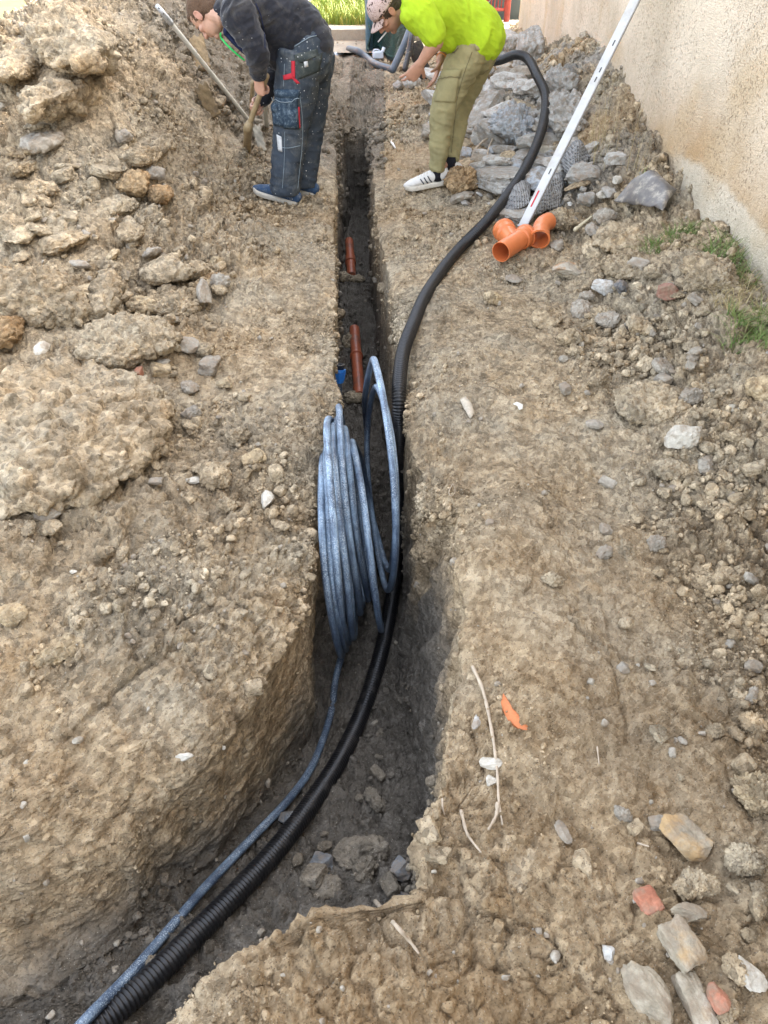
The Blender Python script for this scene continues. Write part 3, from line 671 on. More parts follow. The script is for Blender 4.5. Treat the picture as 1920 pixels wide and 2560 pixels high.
rock(S, 'whitish stone lying on top of the huge soil block', 'stone', 132, 925, 34, 44, 'white_stone', 'stone', flat=.8, lift=.11)
rock('brick_fragment', 'orange brick fragment wedged at the end of the huge block', 'brick fragment', 353, 928, 20, 36, 'brick', 'block', flat=1.4, sub=3)
rock(C, 'yellow ochre clod set in the side of the huge block', 'soil clod', 92, 1165, 50, 50, 'clod_tan', flat=.9)
rock(S, 'white chip of stone on the left bank', 'stone', 180, 1428, 18, 12, 'white_stone', 'stone', flat=.6, sub=3)
# trench floor
rock(S, 'pale grey stone on the trench floor beside the black conduit', 'stone', 800, 2145, 76, 70, 'blue_stone', 'stone', flat=.7, sub=4)
rock(S, 'blue grey stone at the foot of the right trench wall', 'stone', 1008, 2158, 62, 66, 'blue_stone', 'stone', flat=.8)
rock(S, 'bluish stone at the trench corner nearest the brown bank', 'stone', 1002, 2240, 66, 44, 'blue_stone', 'stone', flat=.8)
rock(C, 'flat dark clod on the trench floor', 'soil clod', 815, 2210, 80, 60, 'clod', flat=.35, yaw=30)
rock(C, 'wide dark clod on the trench floor above the pale grey stone', 'soil clod', 890, 2105, 120, 80, 'clod', flat=.4)
rock(S, 'rounded stone under the bend of the black conduit', 'stone', 722, 2030, 52, 60, 'blue_stone', 'stone', flat=.8)
rock(C, 'clod between blue pipe and left trench wall', 'soil clod', 372, 2395, 56, 48, 'clod', flat=.8)
# right bank
rock(S, 'big round white stone on the right bank', 'stone', 1695, 1090, 92, 84, 'white_stone', 'stone', flat=.9, sub=5, sink=.15)
rock(S, 'small grey stone left of the big white one', 'stone', 1485, 1056, 46, 30, 'stone', 'stone', flat=.7, yaw=-10)
rock(C, 'round tan clod in the trodden soil below the orange pipe fittings', 'soil clod', 1230, 738, 46, 36, 'clod_tan', flat=.9, sub=4)
rock(S, 'orange stained stone below the tall white staff', 'stone', 1415, 668, 72, 46, 'rust_stone', 'stone', flat=.7, yaw=15)
rock(S, 'angular white stone beside a dark one', 'stone', 1504, 718, 50, 56, 'light_concrete', 'stone', flat=.9, yaw=30)
rock(S, 'dark grey stone beside the angular white one', 'stone', 1551, 708, 36, 40, 'dark_stone', 'stone', flat=.9)
rock(S, 'reddish brown stone in the loose soil', 'stone', 1660, 730, 52, 52, 'red_stone', 'stone', flat=.8)
rock(S, 'flat pale stone on the path below the orange tee', 'stone', 1288, 688, 44, 26, 'stone', 'stone', flat=.5)
rock(C, 'brown round clod alone on the trodden right bank', 'soil clod', 1388, 1440, 52, 46, 'clod', flat=.8)
rock('brick_fragment', 'flat orange red brick piece near the lower right', 'brick fragment', 1612, 2238, 62, 78, 'brick', 'block', flat=.5, yaw=20, sub=4)
rock('brick_fragment', 'round orange red brick lump at the bottom right', 'brick fragment', 1788, 2480, 66, 76, 'brick', 'stone', flat=.8, sub=4)
rock(S, 'layered cream and grey rock with orange veins', 'stone', 1705, 2068, 128, 112, 'ochre_stone', 'stone', flat=.8, yaw=-35, sub=5)
rock(C, 'round brown clod right of the layered cream rock', 'soil clod', 1860, 2135, 96, 84, 'clod', flat=.9, sub=5, sink=.2)
rock(S, 'smooth oval brown stone on the lower right bank', 'stone', 1455, 2140, 54, 88, 'clod', 'stone', flat=.8, sink=.3, yaw=8)
rock(S, 'long pale rock with an orange crust at the lower right', 'stone', 1625, 2452, 92, 165, 'ochre_stone', 'stone', flat=.9, yaw=25, sub=5)
rock(S, 'tall split ochre and grey rock at the lower right', 'stone', 1700, 2330, 84, 130, 'ochre_stone', 'block', flat=.7, yaw=25, sub=5, sink=.3)
rock(S, 'grey brown rock below the tall split one at the bottom edge', 'stone', 1735, 2470, 70, 150, 'ochre_stone', 'block', flat=.8, yaw=12, sub=5, sink=.3)
rock(C, 'greyish tan clod above the large split rock', 'soil clod', 1735, 2198, 106, 78, 'clod', flat=.8, sub=5)
rock(S, 'cream and dark rock under the greyish tan clod', 'stone', 1716, 2268, 82, 50, 'ochre_stone', 'stone', flat=.8, yaw=-15)
rock(S, 'light grey angular stone near the right edge', 'stone', 1872, 2412, 58, 92, 'white_stone', 'stone', flat=.7, yaw=30)
rock(C, 'brown clod left of the light grey angular stone', 'soil clod', 1832, 2410, 60, 72, 'clod', flat=.8)
rock(S, 'small white and grey stone left of the long pale rock', 'stone', 1520, 2368, 34, 44, 'light_concrete', 'stone', flat=.9)
rock(S, 'cream stone beside the long dry twig', 'stone', 1222, 1896, 52, 42, 'white_stone', 'stone', flat=.6)
rock(S, 'small cream stone under the cream stone by the twig', 'stone', 1232, 1942, 32, 34, 'white_stone', 'stone', flat=.7)
rock(S, 'narrow white stone left of the orange shard', 'stone', 1188, 1788, 22, 44, 'light_concrete', 'stone', flat=.7, yaw=-25)
rock(C, 'golden brown clod at the right edge', 'soil clod', 1880, 1962, 110, 120, 'clod_tan', flat=.8, sub=5)
rock(C, 'broad embedded pale ridge of hard soil near the bottom right', 'soil clod', 1318, 2110, 110, 170, 'clod', flat=.35, yaw=-32, sub=5, sink=.62)
rock(S, 'bluish grey flake stone at the top of the pale ridge', 'stone', 1408, 2062, 34, 56, 'stone', 'stone', flat=.5, yaw=20)
rock(C, 'triangular soil chunk above the trodden path on the right', 'soil clod', 1372, 782, 70, 70, 'clod', flat=.6)
rock(C, 'large crumbly clod above the big white stone', 'soil clod', 1630, 985, 190, 130, 'clod', flat=.6, sub=5, sink=.4)
rock(C, 'brown clod under the big white stone', 'soil clod', 1690, 1160, 120, 62, 'clod', flat=.6, sub=5, sink=.35)
rock(C, 'golden clod beside the steep right edge by the grass', 'soil clod', 1900, 960, 80, 70, 'clod_tan', flat=.7)
rock(S, 'two-tone grey stone on the loose soil at the right', 'stone', 1560, 1660, 34, 36, 'stone', 'stone', flat=.8)
rock(S, 'pale grey stone right of the two-tone one', 'stone', 1885, 1662, 46, 40, 'stone', 'stone', flat=.8)
rock(C, 'round clod half buried near the right edge', 'soil clod', 1890, 1800, 66, 60, 'clod', flat=.7)
rock(C, 'big cracked brown clod next to the grass tuft', 'soil clod', 1768, 668, 110, 120, 'clod', flat=.9, sub=5, sink=.35)
rock(C, 'rounded brown clod right of the orange elbow fitting', 'soil clod', 1400, 545, 90, 62, 'clod', flat=.9, sub=5, sink=.3)
rock(C, 'broad brown clod under the dark plastic sheet', 'soil clod', 1570, 580, 200, 90, 'clod', flat=.6, sub=5, sink=.4)
rock(C, 'crusted brown clod left of the grass tuft', 'soil clod', 1580, 650, 150, 80, 'clod', flat=.7, sub=5, sink=.35)
rock(S, 'narrow grey stone beside the pale stick', 'stone', 1478, 566, 32, 46, 'stone', 'stone', flat=1.0)
# rubble heap by the wall
B = 'concrete_chunk'
rock(B, 'large pale concrete block highest in the rubble heap', 'concrete chunk', 1250, 118, 78, 68, 'light_concrete', 'block', flat=1.0, sub=5, yaw=15)
rock(S, 'rounded pillar-like grey stone leaning by the wall', 'stone', 1318, 130, 66, 95, 'concrete', 'block', flat=1.3, sub=5, tilt=14, thick=.38)
rock(B, 'long tilted concrete slab behind the right worker\'s legs', 'concrete chunk', 1205, 258, 56, 150, 'concrete', 'block', flat=.9, sub=5, yaw=-30, tilt=20)
rock(B, 'wedge of pale concrete under the curve of the conduit', 'concrete chunk', 1268, 200, 80, 50, 'light_concrete', 'stone', flat=.9, yaw=20, sub=5)
rock(B, 'flat pale concrete piece inside the bend of the conduit', 'concrete chunk', 1308, 214, 60, 40, 'light_concrete', 'stone', flat=.7, yaw=-10)
rock(S, 'orange stained stone in the rubble inside the conduit bend', 'stone', 1262, 165, 44, 26, 'rust_stone', 'stone', flat=.9)
rock(C, 'grey brown clod at the top of the heap against the wall', 'soil clod', 1395, 200, 100, 80, 'concrete', flat=.9, sub=5, sink=.3)
rock(C, 'big grey clod behind the tall white staff', 'soil clod', 1408, 272, 120, 110, 'concrete', flat=.8, sub=5, sink=.35)
rock(B, 'bluish concrete piece with a tan crust left of the conduit', 'concrete chunk', 1278, 310, 120, 100, 'bluish_concrete', flat=.9, sub=5, sink=.3)
rock(S, 'dark brown boulder between conduit and staff', 'stone', 1377, 328, 52, 48, 'dark_stone', 'stone', flat=1.0, sub=4)
rock(S, 'small orange stone touching the dark boulder', 'stone', 1330, 316, 24, 22, 'rust_stone', 'stone', sub=3)
rock(S, 'flat tan paving stone between conduit and staff', 'stone', 1366, 370, 76, 36, 'white_stone', 'block', flat=.9, yaw=8, sub=4)
rock(B, 'large pitted concrete slab left of the conduit', 'concrete chunk', 1245, 430, 120, 110, 'concrete', 'block', flat=.5, yaw=15, sub=5, tilt=-10)
rock(B, 'blue grey concrete lump right of the conduit', 'concrete chunk', 1340, 445, 90, 90, 'bluish_concrete', 'stone', flat=.7, sub=5)
rock(B, 'pitted concrete slab in front of the staff foot', 'concrete chunk', 1290, 510, 110, 80, 'concrete', 'block', flat=.45, yaw=-20, sub=5)
rock(C, 'brown soil lump right behind the right worker\'s shoe', 'soil clod', 1150, 455, 74, 72, 'clod_rust', flat=1.0, sub=5, sink=.25)
rock(S, 'pale stone the right worker is reaching for', 'stone', 1026, 208, 44, 34, 'light_concrete', 'stone', flat=1.1, sub=4, sink=.1)
rock(S, 'grey stone left of the stone being picked up', 'stone', 998, 208, 26, 26, 'concrete', 'stone', flat=1.0)
rock(B, 'small grey concrete block on the rubble near the wall foot', 'concrete chunk', 1532, 398, 56, 30, 'light_concrete', 'block', flat=1.0, yaw=12)
rock(B, 'pale cube-shaped fragment near the plastic sheet', 'concrete chunk', 1546, 450, 24, 20, 'white_stone', 'block', flat=1.0, sub=3, yaw=30)
rock(B, 'grey cube-like fragment left of the plastic sheet', 'concrete chunk', 1475, 500, 30, 30, 'concrete', 'block', flat=1.0, sub=3)
rock(S, 'tan stone right of the grey cube-like fragment', 'stone', 1502, 492, 34, 24, 'white_stone', 'stone', flat=.9, sub=3)
# rubble and clods that nothing tells apart, by kind and size
rr_ = np.random.default_rng(5)
LANDMARKS = [("huge flat-topped soil block", 150, 985), ("broad pentagonal clod", 318, 838), ("upright grey white stone", 522, 738), ("leftmost worker's shoes", 690, 500), ("rust orange clod on the heap", 340, 452), ("big crusted clod on the heap", 165, 190), ("yellowish rounded clod", 370, 752), ("rounded grey clod below the block", 122, 1268), ("oblong tan clod", 145, 1612), ("flat light grey stone", 394, 1200), ("pale knobbly rim stone", 668, 1238), ("pale stone in the bank face", 470, 1888), ("orange stained stone", 1415, 668), ("angular white stone", 1504, 718), ("reddish brown stone", 1660, 730), ("big round white stone", 1695, 1090), ("small grey stone on the path", 1485, 1056), ("lone round clod on the path", 1388, 1440), ("pale grey stone near the edge", 1885, 1662), ("layered cream rock", 1705, 2068), ("flat brick piece", 1612, 2238), ("round brick lump", 1788, 2480), ("golden brown clod at the edge", 1880, 1962), ("right worker's white shoe", 1065, 465), ("foot of the white staff", 1305, 568), ("orange elbow fitting", 1350, 580), ("dark plastic sheet", 1600, 490), ("dark boulder by the conduit", 1377, 328), ("flat tan paving stone", 1366, 370), ("highest pale concrete block", 1250, 118), ("long tilted concrete slab", 1205, 258), ("pillar-like grey stone", 1318, 130), ("bend of the black conduit", 1362, 240), ("pale stone on the trench floor", 800, 2145), ("bluish trench corner stone", 1002, 2240), ("blue grey trench wall stone", 1008, 2158)]
LMP = [GP(a, b_)[0] for _, a, b_ in LANDMARKS]
used_labels = set()
def place_label(kind_words, px, py):
    """a label of its own: look, then direction and distance from the nearest landmark one can find"""
    p = GP(px, py)[0]; order = np.argsort([np.linalg.norm(p - q) for q in LMP])
    for step in (5, 1):
        for o_ in order[:9]:
            nm, lx, ly = LANDMARKS[o_]; dx, dy = px - lx, py - ly; d = max(step, int(round(np.linalg.norm(p - LMP[o_]) * 100 / step) * step))
            v = 'below' if dy > 0 else 'above'; h = 'right' if dx > 0 else 'left'
            w = (h + ' of') if abs(dx) > 2 * abs(dy) else (v if abs(dy) > 2 * abs(dx) else v + ' and ' + h + ' of')
            lab = '%s %d cm %s the %s' % (kind_words, d, w, nm)
            key = (kind_words, w, nm)
            if key not in used_labels and len(lab.split()) <= 16: used_labels.add(key); return lab
    return lab
def many(n_, inside, xr_, yr_, smin, smax, pw, kinds, name, where, cat, kind, short='clod', **k):
    q = 0; tries = 0
    while q < n_ and tries < 5000:
        tries += 1; px, py = rr_.uniform(*xr_), rr_.uniform(*yr_)
        if not inside(px, py): continue
        s_ = smin + (smax - smin) * rr_.random() ** pw; q += 1; mt, col = kinds[rr_.integers(len(kinds))]; big_ = s_ > smin + (smax - smin) * .45
        lab = place_label(('large' if big_ else 'small') + ' ' + col + ' ' + short, px, py)
        rock(name, lab, cat, px, py, s_, s_ * rr_.uniform(.6, 1.0), mt, kind if rr_.random() < .75 else 'block', flat=rr_.uniform(.55, 1.0), yaw=rr_.uniform(0, 180), tilt=rr_.uniform(-25, 25), roll=rr_.uniform(-25, 25), sub=4 if big_ else 3, sink=rr_.uniform(.2, .4), group=('large' if big_ else 'small') + ' ' + col + ' ' + cat + 's ' + where.split(' ', 1)[1], **k)
inr = lambda px, py: px > 1045 + (py - 200) * .36 and not (px < 1110 and py < 235) and px < 1330 + (py - 180) * .62
many(110, inr, (960, 1520), (175, 520), 14, 44, 1.3, [('concrete', 'grey'), ('stone', 'tan'), ('bluish_concrete', 'bluish'), ('light_concrete', 'pale')], B, 'jagged chunk of broken concrete in the rubble heap', 'concrete chunk', 'stone', 'concrete chunk')
many(62, inr, (1060, 1500), (150, 500), 40, 84, 1.5, [('concrete', 'rough grey'), ('light_concrete', 'pale angular'), ('light_concrete', 'pale angular'), ('stone', 'tan crusted'), ('clod', 'earthy brown')], B, 'broken block in the rubble heap by the wall', 'rubble block', 'stone', 'rubble block')
many(64, lambda a, b_: a < 1500 + (b_ - 560) * .9 + 120, (1380, 1800), (520, 1000), 16, 66, 1.6, [('clod', 'grey brown'), ('stone', 'greyish')], C, 'clod scattered in the soil below the wall', 'soil clod', 'clod')
many(60, lambda a, b_: a > 1600 or (b_ > 2000 and a > 1500) or a > 1450 and b_ < 1500, (1420, 1900), (1080, 2520), 18, 70, 1.8, [('clod', 'rounded brown'), ('clod', 'rounded brown'), ('stone', 'greyish')], C, 'clod scattered on the right bank', 'soil clod', 'clod')
many(90, lambda a, b_: not (a > 420 and b_ < 600) and not (a > 560 and b_ < 900) and not (a < 380 and b_ > 780), (20, 640), (310, 1180), 14, 84, 2.0, [('clod', 'crumbly brown'), ('clod', 'crumbly brown'), ('clod', 'crumbly brown'), ('stone', 'crumbly grey'), ('clod_tan', 'crumbly tan')], C, 'clod scattered on the left bank', 'soil clod', 'clod')
many(34, lambda a, b_: True, (20, 660), (1180, 1720), 16, 56, 1.8, [('clod', 'flat greyish')], C, 'clod on the near left bank', 'soil clod', 'clod')
many(24, lambda a, b_: np.interp(b_, [1510, 1710, 1912, 2125, 2230], [978, 930, 842, 690, 600]) + 70 < a, (700, 1100), (1560, 2220), 22, 90, 1.6, [('clod', 'dark damp')], C, 'clod on the trench floor', 'soil clod', 'clod')
# ---------------------------------------------------------------- pebbles and crumbs: nobody could count them
def scatter(name, count, smin, smax, sub, mat, weight, label, power=2.2, sink=.38, extra_damp=True):
    area = np.linalg.norm(np.cross(np.gradient(G, axis=1), np.gradient(G, axis=0)), axis=-1).reshape(-1)
    vis = (PX > -60) & (PX < 1980) & (PY > -60) & (PY < 2620)
    w = area * vis * weight / np.maximum(AX, .8) ** 1.3; w = np.maximum(w, 0); w /= w.sum()
    pick = rng.choice(len(w), count, p=w); V0, F0 = icosphere(sub); tm = []
    for q in range(10):
        Vq, _ = rock_mesh((2, 2, 2), 900 + q, 'stone' if q % 3 else 'block', sub); tm.append(Vq)
    tm = np.array(tm); T_ = tm[rng.integers(0, 10, count)]
    s = smin + (smax - smin) * rng.random(count) ** power; s = s * (.55 + .45 * np.clip(AX[pick] / 2.2, .6, 2.4))
    q = rng.normal(size=(count, 4)); q /= np.linalg.norm(q, axis=1)[:, None]; a, b_, c_, d_ = q.T
    Rm = np.stack([1 - 2 * (c_ * c_ + d_ * d_), 2 * (b_ * c_ - a * d_), 2 * (b_ * d_ + a * c_), 2 * (b_ * c_ + a * d_), 1 - 2 * (b_ * b_ + d_ * d_), 2 * (c_ * d_ - a * b_), 2 * (b_ * d_ - a * c_), 2 * (c_ * d_ + a * b_), 1 - 2 * (b_ * b_ + c_ * c_)], 1).reshape(-1, 3, 3)
    sc3 = s[:, None] * (0.65 + .7 * rng.random((count, 3)))
    V = np.einsum('nij,nvj->nvi', Rm, T_ * sc3[:, None, :] * .5)
    j = rng.normal(size=(count, 3)) * .004
    V = V + (GV[pick] + GN[pick] * (s * (.5 - sink))[:, None] + j)[:, None]
    F = (F0[None] + (np.arange(count) * len(V0))[:, None, None]).reshape(-1, 3)
    me = mesh_np(name, V.reshape(-1, 3), F, smooth=sub > 1)
    attr(me, 'tint', np.repeat(np.clip(rng.normal(0.03, .20, count), -.5, .55), len(V0))); attr(me, 'damp', np.repeat(damp[pick] * .95, len(V0))); attr(me, 'rust', np.repeat(rust[pick] * .5, len(V0))); attr(me, 'ash', np.repeat(ash[pick], len(V0)))
    return obj(name, me, mat, origin=(0, 0, 0), kind='stuff', label=label, cat='soil crumbs')
wgt = (.10 + region) * (1 - .75 * iswall) * np.where(fl_ > 0, 1.5, 1.0)
clump = sstep(-.05, .5, fbm(P, 3.0, 3, 41.)); wgt2 = wgt * (.04 + clump ** 1.8)
lf = np.where((Xf < xL(Yf)) & (Yf < 1.75) , .45, 1.0); wgt2 = wgt2 * lf * (1 - .85 * sm_)
scatter('fine_soil_crumbs', int(110000), .003, .011, 0, M['clod'], wgt2 * (.3 + clump), 'fine loose soil crumbs covering the dug ground', 2.0)
scatter('loose_soil_crumbs', int(24000), .008, .028, 2, M['clod'], wgt2 * region, 'loose soil crumbs and gravel lying in drifts on the dug ground', 2.6)
M['pebble'] = stone_mat('gravel', (0.22, 0.185, 0.14), (0.33, 0.29, 0.225), (0.45, 0.41, 0.34))
scatter('small_clods', 5200, .018, .050, 2, M['clod'], wgt2 * region ** 1.5 * (fl_ < .5), 'small rounded clods heaped in drifts over the dug ground', 2.0)
scatter('gravel', 1900, .006, .026, 2, M['pebble'], wgt * np.where(fl_ > 0, .3, 1.), 'pale gravel scattered over the dug ground', 2.6, extra_damp=False)
# ---------------------------------------------------------------- pipes in and over the trench
def on_g(px, py, off=0.0):
    p, _, _ = GP(px, py); z = p[2] + off
    for _ in range(6):
        q = on_z(px, py, z); z = .5 * z + .5 * (ground_z(q[0], q[1]) + off)
    return on_z(px, py, z)
m, nt, b = mat_new('black corrugated plastic'); co = wpos(nt)
d_ = ramp(nt, noise(nt, co, 25, 7, .7), [(.50, 0.0), (.75, .30)])
nt.links.new(mix(nt, d_, (0.010, 0.010, 0.011), (0.12, 0.10, 0.08)), b.inputs['Base Color']); nt.links.new(math_(nt, 'ADD', .36, d_), b.inputs['Roughness']); M['conduit'] = m
RC = 0.0325
cpts = [(1180, 108, 'g', .34), (1202, 132, 'g', .34), (1222, 152, 'g', .32), (1252, 150, 'g', .32), (1290, 137, 'g', .34), (1320, 148, 'g', .32), (1343, 190, 'g', .26), (1364, 238, 'g', .22), (1360, 300, 'g', .18), (1338, 370, 'g', .15), (1302, 440, 'g', .12), (1258, 502, 'g', .10), (1212, 558, 'g', .06), (1152, 618, 'g', .034), (1106, 674, 'g', .03), (1062, 742, 'g', .03),
        (1032, 812, 'z', .03), (1010, 872, 'z', .015), (1000, 935, 'z', .0), (997, 1010, 'z', -.06), (1000, 1110, 'z', -.28), (1000, 1250, 'z', -.70), (992, 1400, 'z', -.79), (978, 1510, 'f', .03), (958, 1610, 'f', .03), (930, 1710, 'f', .03), (893, 1810, 'f', .03), (842, 1912, 'f', .03), (770, 2020, 'f', .03), (690, 2125, 'f', .03), (596, 2228, 'f', .03), (490, 2335, 'f', .03), (392, 2432, 'f', .032), (285, 2530, 'f', .036), (170, 2625, 'f', .04), (40, 2720, 'f', .04)]
def fz(px, py, off):
    z = -.5
    for _ in range(25): z = zfloor(on_z(px, py, z)[1]) + off
    return on_z(px, py, z)
def path(pts):
    return np.array([on_g(a, b_, o) if k == 'g' else (on_z(a, b_, o) if k == 'z' else (fz(a, b_, o) if k == 'f' else on_y(a, b_, o))) for a, b_, k, o in pts])
cp_ = catmull(path(cpts), 10)
PITCHC = .0118
Pc, sC = resample(cp_, PITCHC / 4)
for _ in range(30): Pc[1:-1] = (Pc[:-2] + Pc[2:]) / 2 * .5 + Pc[1:-1] * .5
rr2 = np.tile([1.0, 1.0, .84, .84], len(Pc) // 4 + 1)[:len(Pc)] * RC
T, U2, W2 = frames(Pc); an = np.linspace(0, 2 * math.pi, 22, endpoint=False)
Vc = (Pc[:, None] + U2[:, None] * np.cos(an)[None, :, None] * rr2[:, None, None] + W2[:, None] * np.sin(an)[None, :, None] * rr2[:, None, None]).reshape(-1, 3)
ii = np.arange(len(Pc) - 1)[:, None] * 22; jj = np.arange(22)[None]; kk = (jj + 1) % 22
o = obj('corrugated_conduit', mesh_np('corrugated_conduit', Vc, np.stack([ii + jj, ii + kk, ii + 22 + kk, ii + 22 + jj], -1).reshape(-1, 4)), M['conduit'],
        label='thick black corrugated conduit running from the rubble heap down through the trench', cat='conduit')
# blue black water pipe: coil plus tail, one continuous pipe
m, nt, b = mat_new('dusty blue black pipe'); co = wpos(nt)
tc = nt.nodes.new('ShaderNodeAttribute'); tc.attribute_name = 'along'
cx = nt.nodes.new('ShaderNodeCombineXYZ'); nt.links.new(tc.outputs['Fac'], cx.inputs[0]); at2 = nt.nodes.new('ShaderNodeAttribute'); at2.attribute_name = 'round'; nt.links.new(at2.outputs['Fac'], cx.inputs[1])
sc1 = noise(nt, cx.outputs[0], 6.0, 8, .75, .3); sp1 = noise(nt, co, 210, 5, .7); lg = noise(nt, co, 4, 4, .6)
mp = N(nt, 'ShaderNodeMapping'); mp.inputs['Scale'].default_value = (2.5, 30, 1); nt.links.new(cx.outputs[0], mp.inputs[0]); str_ = noise(nt, mp.outputs[0], 2.0, 7, .7)
ns = nt.nodes.new('ShaderNodeSeparateXYZ'); nt.links.new(nt.nodes.new('ShaderNodeNewGeometry').outputs['Normal'], ns.inputs[0])
c = ramp(nt, lg, [(.3, (0.018, 0.032, 0.065)), (.7, (0.028, 0.050, 0.095))])
dust = math_(nt, 'MULTIPLY', ramp(nt, sc1, [(.40, .12), (.58, 1.0)]), ramp(nt, str_, [(.38, .2), (.56, 1.0)]))
dust = math_(nt, 'MULTIPLY', dust, ramp(nt, sp1, [(.30, .25), (.52, 1.0)]))
up_highlight = ramp(nt, ns.outputs[2], [(0.0, .30), (.55, 1.0)])  # upward faces turn paler: highlight painted in along with the scuff dust
dust = math_(nt, 'MULTIPLY', dust, up_highlight); dst = N(nt, 'ShaderNodeAttribute', attribute_name='dusty'); dust = math_(nt, 'MULTIPLY', dust, dst.outputs['Fac'])
c = mix(nt, dust, c, (0.31, 0.43, 0.56))  # pale blue carries both dusty scuffs and painted highlights
speck = math_(nt, 'MULTIPLY', ramp(nt, noise(nt, co, 300, 3, .6), [(.54, 0.0), (.62, .8)]), ramp(nt, noise(nt, co, 9, 4, .6), [(.40, .2), (.55, 1.0)]))
c = mix(nt, math_(nt, 'MULTIPLY', speck, up_highlight), c, (0.60, 0.68, 0.72))
nt.links.new(c, b.inputs['Base Color']); nt.links.new(math_(nt, 'ADD', .38, math_(nt, 'MULTIPLY', dust, .4)), b.inputs['Roughness']); b.inputs['Specular IOR Level'].default_value = .6; M['pe'] = m
RP = 0.0138
FLZ = -.82
def loop_params(T, Bt, bulge, cx0):
    # circle standing in a plane that holds the sight line; tangent rays through the top and bottom pixels
    dT, dB = ray(*T), ray(*Bt); aT = math.atan2(-dT[2], dT[1]); aB = math.atan2(-dB[2], dB[1]); ac = (aT + aB) / 2; hw = (aB - aT) / 2
    zt = 1.7 - (FLZ + RP + cx0)      # lowest point height
    s = math.sin(hw); R = s * zt / (math.sin(ac) + s); D = R / s
    yc, zc = D * math.cos(ac), 1.7 - D * math.sin(ac)
    # top and bottom tangent points
    def pt(a, sgn):
        L = D * math.cos(hw); return L * math.cos(a), 1.7 - L * math.sin(a)
    yT, zT = pt(aT, 1); yB, zB = pt(aB, -1)
    xT = dT[0] / dT[1] * yT; xB = dB[0] / dB[1] * yB
    return np.array([yc, zc, R, math.atan2(zT - zc, yT - yc), xT, xB, bulge])
loops = [loop_params(*a) for a in [
    ((925, 878), (962, 1476), .062, .06), ((942, 966), (966, 1425), .055, .05),
    ((882, 1104), (950, 1576), .020, .00), ((862, 1070), (918, 1500), .014, .04), ((846, 1016), (898, 1534), .018, .03), ((842, 1046), (906, 1516), .006, .05), ((834, 1062), (884, 1596), .016, .00),
    ((823, 1046), (868, 1610), .012, .00), ((830, 1166), (880, 1570), .004, .02), ((818, 1120), (860, 1626), .010, .00), ((809, 1136), (853, 1640), .002, .00)]]
pp = []
ns_ = 40
for li in range(len(loops)):
    for k in range(ns_):
        f = k / ns_; nx = loops[min(li + 1, len(loops) - 1)]
        g_ = float(sstep(.55, 1.0, np.array(f))) if li < len(loops) - 1 else 0
        yc, zc, R, a0_, xT, xB, bl = loops[li] * (1 - g_) + nx * g_
        ph = f * 2 * math.pi
        if li == len(loops) - 1 and f > .52: break
        # start at the top tangent point and go down the near strand
        th = a0_ + ph
        hgt = (1 + math.cos(ph)) / 2                     # 1 top .. 0 bottom
        x = xB + (xT - xB) * hgt + bl * math.sin(ph) * (1.0) + .004 * math.sin(3 * th + li)
        pp.append((x, yc + R * math.cos(th), max(zc + R * math.sin(th), FLZ + .012)))
head = [on_z(848, 952, -.19), on_z(850, 1010, -.32), on_z(868, 1120, -.62), on_z(900, 1200, -.78), on_z(918, 1120, -.60), on_z(912, 1000, -.22)]
tail = [fz(838, 1700, .016), fz(832, 1760, .016), fz(814, 1830, .016), fz(774, 1928, .02), fz(712, 2010, .03), fz(640, 2085, .03), fz(570, 2158, .025), fz(500, 2232, .02), fz(436, 2308, .02), fz(368, 2388, .03), fz(306, 2456, .045), fz(252, 2510, .075), fz(205, 2560, .10), fz(90, 2690, .11)]
full = np.vstack([catmull(np.vstack([head, pp[2:6:2]]), 10)[:-10], np.array(pp)[4:], catmull(np.vstack([pp[-2:], tail]), 10)[10:]])
Pp, sP = resample(full, .012)
for _ in range(14): Pp[1:-1] = (Pp[:-2] + Pp[2:]) * .25 + Pp[1:-1] * .5
T, U2, W2 = frames(Pp); an = np.linspace(0, 2 * math.pi, 14, endpoint=False)
Vc = (Pp[:, None] + U2[:, None] * np.cos(an)[None, :, None] * RP + W2[:, None] * np.sin(an)[None, :, None] * RP).reshape(-1, 3)
ii = np.arange(len(Pp) - 1)[:, None] * 14; jj = np.arange(14)[None]; kk = (jj + 1) % 14
me = mesh_np('water_pipe', Vc, np.stack([ii + jj, ii + kk, ii + 14 + kk, ii + 14 + jj], -1).reshape(-1, 4))
attr(me, 'along', np.repeat(sP, 14)); sT = float(sP[np.argmin(np.linalg.norm(Pp - np.array(pp[-1]), axis=1))]); attr(me, 'dusty', np.repeat(1 - .45 * sstep(sT - .15, sT + .3, sP), 14)); attr(me, 'round', np.tile(np.abs(np.linspace(-1, 1, 14)) * .05, len(Pp)))
wp = obj('water_pipe', me, M['pe'], label='coil of dusty blue black water pipe in the trench, its tail running bottom left', cat='water pipe')
